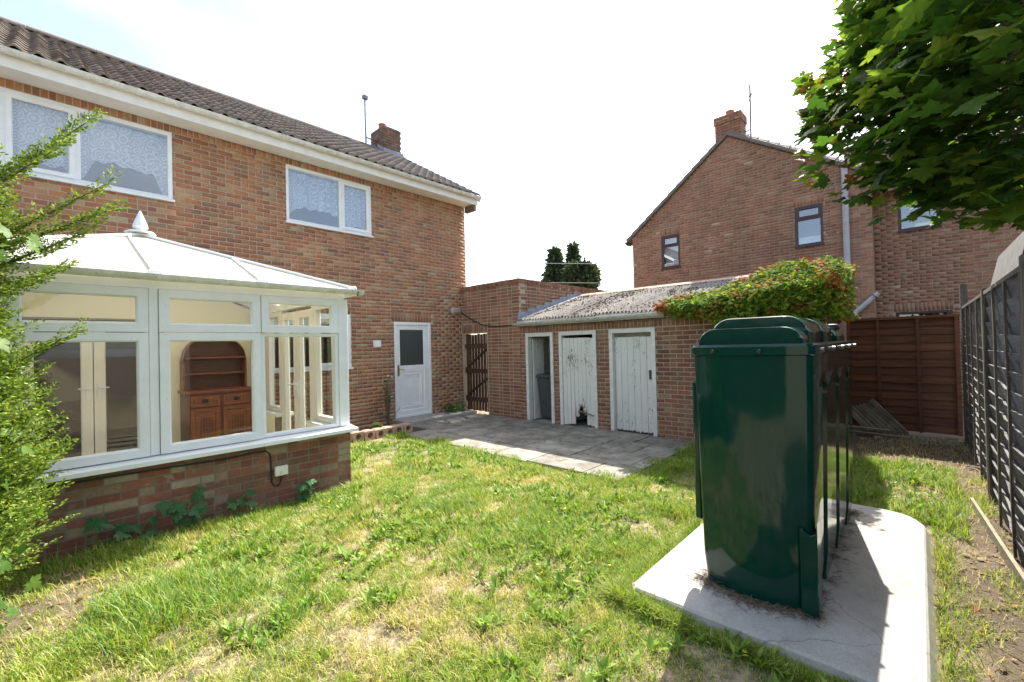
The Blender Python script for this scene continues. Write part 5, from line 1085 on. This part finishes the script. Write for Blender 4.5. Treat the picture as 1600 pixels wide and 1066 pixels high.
# clay edging blocks
for i in range(6):
    x = -3.52 + i * .20; y = -.98 - .04 * math.sin(i) - .015 * i; m = MB(); ro = .078; ri = .056; seg = 12; L_ = .10
    sq = [(-.095, 0), (-.095, .13), (-.075, .16), (.075, .16), (.095, .13), (.095, 0)]
    V = []; F = []
    for k, yy in enumerate((-L_, L_)):
        V += [(x + ri * math.cos(a), y + yy, .085 + ri * .95 * math.sin(a)) for a in np.linspace(0, 2 * math.pi, seg, endpoint=False)]
        V += [(x + max(-.095, min(.095, .13 * math.cos(a))), y + yy, .085 + max(-.085, min(.08, .13 * math.sin(a)))) for a in np.linspace(0, 2 * math.pi, seg, endpoint=False)]
    n2 = 2 * seg
    for k in range(seg):
        q = (k + 1) % seg; F += [(k, q, seg + q, seg + k), (n2 + k, n2 + q, n2 + seg + q, n2 + seg + k), (k, q, n2 + q, n2 + k), (seg + k, seg + q, n2 + seg + q, n2 + seg + k)]
    m.add(V, F).top('edging_block', 'clay_block', (x, y, 0), ['hollow clay edging block touching the conservatory corner', 'hollow clay edging block second from the conservatory corner', 'hollow clay edging block third from the conservatory corner', 'hollow clay edging block third from the back door step', 'hollow clay edging block second from the back door step', 'hollow clay edging block closest to the back door step'][i], 'block', 'clay edging blocks')
# ---- lawn grass
def lawn_ok(x, y):
    a = (x > -2.76 + .22 * (vnoise(x, y, 5, 3, 9) - .25)) & (y > -5.82 + .45 * (vnoise(x, y, 4, 7, 5) - .2)) & (y < .3); b = (x > -4.785) & (x < -2.13) & (y > -8.38) & (y < -6.925); c = (x > -8.3) & (x < -4.74) & (y > -3.36); d = x > 2.3; e = y < -8.86; f = (y > -.6); g = (x > XSH - .05) & (y > -7.6)
    return ~(a | b | c | d | e | f | g)
def blades(n, xr, yr, dens_fn, lmin, lmax, wid, tint_fn, seed):
    r = np.random.default_rng(seed); x = xr[0] + (xr[1] - xr[0]) * r.random(n); y = yr[0] + (yr[1] - yr[0]) * r.random(n)
    u, v, dz = pix(np.stack([x, y, 0 * x], -1)); k = lawn_ok(x, y) & (r.random(n) < dens_fn(x, y)) & (dz > .5) & (u > -120) & (u < 1720) & (v < 1300); x, y, dz = x[k], y[k], dz[k]; n = len(x)
    ln = (lmin + (lmax - lmin) * r.random(n) ** 1.6) * (.55 + 1.1 * vnoise(x, y, 1.6, 4, 9)) * (.7 + .6 * vnoise(x, y, 7, 1, 3)); az = r.random(n) * 6.283; lean = .25 + .75 * r.random(n)
    D = np.stack([np.cos(az) * lean, np.sin(az) * lean, np.ones(n)], -1); D = unit(D); S = np.stack([-np.sin(az), np.cos(az), 0 * az], -1); w_ = (wid * (.6 + .7 * r.random(n)) * (1 + .10 * np.clip(dz - 3, 0, 6)))[:, None]
    b = np.stack([x, y, gz(x, y) - .006], -1); L_ = ln[:, None]; mid_ = b + D * L_ * .55; tip = b + D * L_ * .8 + np.stack([np.cos(az) * lean, np.sin(az) * lean, .15 - .3 * lean], -1) * L_ * .35
    V = np.stack([b - S * w_, b + S * w_, mid_ + S * w_ * .75, mid_ - S * w_ * .75, tip], 1).reshape(-1, 3)
    o5 = (np.arange(n) * 5)[:, None]; F = np.concatenate([np.array([[0, 1, 2, 3]]) + o5, ], 0); T = np.array([[3, 2, 4]]) + o5
    loops = np.concatenate([F, T], 1).ravel(); nper = np.tile([4, 3], n)
    tn = np.clip(tint_fn(x, y) + r.normal(size=n) * .19, 0, 1); return V, loops, nper, np.repeat(tn, 5)
def dry(x, y):       # 0 lush .. 1 bare/dry
    return .8 * smooth(.52, .72, vnoise(x, y, 1.5, 2, 6) * .35 + vnoise(x, y, 4.2, 8, 1) * .35 + vnoise(x, y, 10, 5, 1) * .3) * smooth(-7.4, -6.2, x)
clump = lambda x, y: smooth(.34, .60, vnoise(x, y, 6, 13, 5) * .6 + vnoise(x, y, 15, 3, 8) * .4)
dens = lambda x, y: (1 - .985 * soil_mask(x, y)) * (1 - .62 * dry(x, y)) * (.22 + .78 * clump(x, y))
tint = lambda x, y: .52 + .16 * clump(x, y) + .25 * (vnoise(x, y, .9, 6, 2) - .5) - .42 * dry(x, y) + .14 * (vnoise(x, y, 5, 3, 3) - .5) - .15 * soil_mask(x, y)
parts = [blades(430000, (-8.0, -2.2), (-7.6, -3.0), dens, .022, .085, .0024, tint, 1), blades(260000, (-7.6, 2.0), (-8.8, -.7), dens, .022, .08, .0027, tint, 2),
         blades(70000, (-8.0, -5.5), (-6.6, -3.2), lambda x, y: dens(x, y) * smooth(.42, .62, vnoise(x, y, 1.3, 11, 7)) * smooth(-5.7, -6.5, x), .08, .20, .0028, lambda x, y: .80 + 0 * x, 3),
         blades(60000, (-7.0, -2.0), (-7.4, -2.5), lambda x, y: (1 - soil_mask(x, y)) * smooth(.58, .72, vnoise(x, y, 3.1, 5, 15)), .05, .12, .0022, lambda x, y: .75 + 0 * x, 4),
         blades(60000, (-7.5, 2), (-8.8, -1), lambda x, y: .8 * dry(x, y) + .35 * soil_mask(x, y) * (y < -8.1) * (x < 0), .02, .07, .0014, lambda x, y: .12 + 0 * x, 5)]
# taller fringes against walls and kerbs
parts.append(blades(16000, (-8.2, -4.6), (-3.62, -3.36), lambda x, y: np.ones_like(x) * .6, .03, .11, .0024, lambda x, y: .68 + 0 * x, 6))
parts.append(blades(16000, (-3.05, -2.55), (-5.8, -.9), lambda x, y: np.ones_like(x) * smooth(.35, .6, vnoise(x, y, 2.5)), .05, .13, .0024, lambda x, y: .7 + 0 * x, 7))
parts.append(blades(30000, (-5.0, -2.0), (-8.5, -6.7), lambda x, y: np.ones_like(x) * .55, .05, .15, .0022, lambda x, y: .66 + 0 * x, 8))
parts.append(blades(26000, (-2.4, .3), (-8.6, -5.8), lambda x, y: np.ones_like(x) * np.maximum(smooth(.3, .6, vnoise(x, y, 1.7, 3, 2)), smooth(-6.3, -6.0, y)) * (x < .1), .05, .15, .0026, lambda x, y: .74 + 0 * x, 9))
parts.append(blades(90000, (-6.0, 2.2), (-8.82, -6.6), lambda x, y: .6 * (y < -8.0) * (x < .2) * soil_mask(x, y) * smooth(.52, .68, vnoise(x, y, 2.6, 21, 4) * .7 + vnoise(x, y, 8, 2, 2) * .3), .03, .11, .0022, lambda x, y: .62 + 0 * x, 10))
parts.append(blades(18000, (-6.0, 2.2), (-8.82, -6.6), lambda x, y: soil_mask(x, y) * .8, .03, .10, .0016, lambda x, y: .08 + 0 * x, 11))
parts.append(blades(9000, (-2.7, -.3), (-6.1, -5.4), lambda x, y: np.ones_like(x), .05, .14, .0026, lambda x, y: .7 + 0 * x, 14))
parts.append(blades(9000, (-4.88, -4.785), (-8.4, -6.85), lambda x, y: np.ones_like(x) * .9, .06, .16, .0024, lambda x, y: .66 + 0 * x, 12))
parts.append(blades(8000, (-4.88, -2.6), (-6.93, -6.84), lambda x, y: np.ones_like(x) * .8, .05, .12, .0024, lambda x, y: .66 + 0 * x, 13))
VS, LS, NS, TS = [], [], [], []; base_ = 0
for V, l_, n_, t_ in parts: VS.append(V); LS.append(l_ + base_); NS.append(n_); TS.append(t_); base_ += len(V)
o = link('lawn_grass', npmesh('lawn_grass', np.concatenate(VS), np.concatenate(LS), np.concatenate(NS), attrs={'tint': np.concatenate(TS)}), 'grass'); o['kind'] = 'stuff'; o['label'] = 'patchy sunlit lawn grass with straw-coloured spots'; o['category'] = 'grass'
# ---- broad-leaved weeds in the lawn
WLV = [(0, 0, 0), (.07, .3, .06), (.13, .62, .06), (0, 1, -.06), (-.13, .62, .06), (-.07, .3, .06), (0, .5, .03)]; WLF = [(6, i, (i + 1) % 6) for i in range(6)]
n = 4200; x = -7 + 5.6 * rng.random(n); y = -7.9 + 6.4 * rng.random(n); k = lawn_ok(x, y) & (vnoise(x, y, 1.6, 8, 13) * .6 + vnoise(x, y, 4.5, 1, 3) * .4 > .56) & (soil_mask(x, y) < .4) & (x + y * .0 > -6.6); x, y = x[k], y[k]
x2 = np.concatenate([x, -2.1 + 2.2 * rng.random(160), -3.35 + .5 * rng.random(60), -4.95 + .3 * rng.random(40)]); y2 = np.concatenate([y, -8.5 + 1.7 * rng.random(160), -6.85 + .9 * rng.random(60), -8.2 + 1.4 * rng.random(40)]); k = lawn_ok(x2, y2); x2, y2 = x2[k], y2[k]
m = 9; P_ = np.repeat(np.stack([x2, y2, gz(x2, y2)], -1), m, 0); n = len(P_); az = rng.random(n) * 6.283; P_[:, :2] += rng.normal(size=(n, 2)) * .008
el = .2 + 1.0 * rng.random(n); ax = np.stack([np.cos(az) * np.cos(el), np.sin(az) * np.cos(el), np.sin(el)], -1); nr = np.stack([-np.cos(az) * np.sin(el), -np.sin(az) * np.sin(el), np.cos(el)], -1)
o = scatter('lawn_weeds', WLV, WLF, P_, nr, ax, (.035 + .075 * rng.random(n)), 'leaf_weed', None, (0, 0, 0)); o['kind'] = 'stuff'; o['label'] = 'small rosettes of broad-leaved weeds scattered through the lawn'; o['category'] = 'weeds'
fm = MB()
for k in range(26):
    q = RR.randrange(len(x2)); b = (x2[q] + RR.uniform(-.05, .05), y2[q] + RR.uniform(-.05, .05), float(gz(x2[q], y2[q])) + RR.uniform(.03, .07)); fm.tube([(b[0], b[1], 0), b], .0015, 4); fm.lathe(b, [(.002, 0), (.012, .003), (.010, .008), (.002, .009)], 7, 1)
o = fm.build('lawn_flowers', ['leaf_weed', 'flower_yellow']); o['kind'] = 'stuff'; o['label'] = 'tiny yellow flowers dotted through the lawn'; o['category'] = 'flowers'
# ---- litter on bare soil
n = 9000; x = -8.3 + 11.0 * rng.random(n); y = -8.85 + 8.0 * rng.random(n); k = (soil_mask(x, y) > .3) & (x < 2.3) & ~((x > XSH) & (y > -7.5)) & lawn_ok(x, y) ; x, y = x[k], y[k]
n = len(x); az = rng.random(n) * 6.283; ax = np.stack([np.cos(az), np.sin(az), rng.normal(size=n) * .2], -1); nr = unit(np.stack([rng.normal(size=n) * .4, rng.normal(size=n) * .4, np.ones(n)], -1))
o = scatter('leaf_litter', CLV, CLF, np.stack([x, y, gz(x, y) + .006 + .01 * rng.random(n)], -1), nr, ax, .02 + .045 * rng.random(n) ** 2, 'leaf_dry', None, (0, 0, 0)); o['kind'] = 'stuff'; o['label'] = 'dry brown leaves strewn on the bare soil'; o['category'] = 'leaf litter'
# needles drifted round the foot of the tank, and twigs
n = 4200; t_ = rng.random(n); ol = np.array(outline(TZ + .02)); kk = (rng.random(n) * len(ol)).astype(int); q = ol[kk] + (ol[(kk + 1) % len(ol)] - ol[kk]) * t_[:, None]; cxy = np.array([-3.4, -7.576]); d_ = unit((q - cxy) * [.35, 1.]); q = q + d_ * (np.abs(rng.normal(size=(n, 1))) * .045) + rng.normal(size=(n, 2)) * .008
fr = (q[:, 0] < -4.2) | (q[:, 1] < -7.86); q = q[fr]; n = len(q); az = rng.random(n) * 6.283
o = quads('dry_needles', np.stack([q[:, 0], q[:, 1], np.full(n, TZ + .004) + .016 * rng.random(n)], -1), unit(np.stack([np.cos(az), np.sin(az), rng.normal(size=n) * .18], -1)), .03 + .05 * rng.random(n), np.full(n, .0016), 'twig', None, (0, 0, 0)); o['kind'] = 'stuff'; o['label'] = 'brown dry needles drifted round the foot of the green tank'; o['category'] = 'needles'
n = 1600; x = -6 + 8 * rng.random(n); y = -8.85 + 2.2 * rng.random(n); k = (soil_mask(x, y) > .35) & lawn_ok(x, y); x, y = x[k], y[k]; n = len(x); az = rng.random(n) * 6.283
o = quads('twigs', np.stack([x, y, gz(x, y) + .012], -1), unit(np.stack([np.cos(az), np.sin(az), rng.normal(size=n) * .12], -1)), .05 + .16 * rng.random(n) ** 2, np.full(n, .003), 'twig', None, (0, 0, 0)); o['kind'] = 'stuff'; o['label'] = 'thin dry twigs scattered on the soil by the fence'; o['category'] = 'twigs'
n = 130; x = 1.2 + 1.1 * rng.random(n); y = -8.72 + 1.3 * rng.random(n); k = rng.random(n) < .4 + .6 * (x > 1.7); x, y = x[k], y[k]; n = len(x); sc_ = (.012 + .035 * rng.random((n, 1, 1)) ** 2)
rv = np.stack([x, y, np.full(n, .01)], -1)[:, None, :] + oct_[None] * sc_ * (.6 + .8 * rng.random((n, 6, 3)))
o = link('rubble', npmesh('rubble', rv.reshape(-1, 3), of[None] + (np.arange(n) * 6)[:, None, None], 3), 'rubble'); o['kind'] = 'stuff'; o['label'] = 'pale stones and rubble at the foot of the brown fence'; o['category'] = 'rubble'
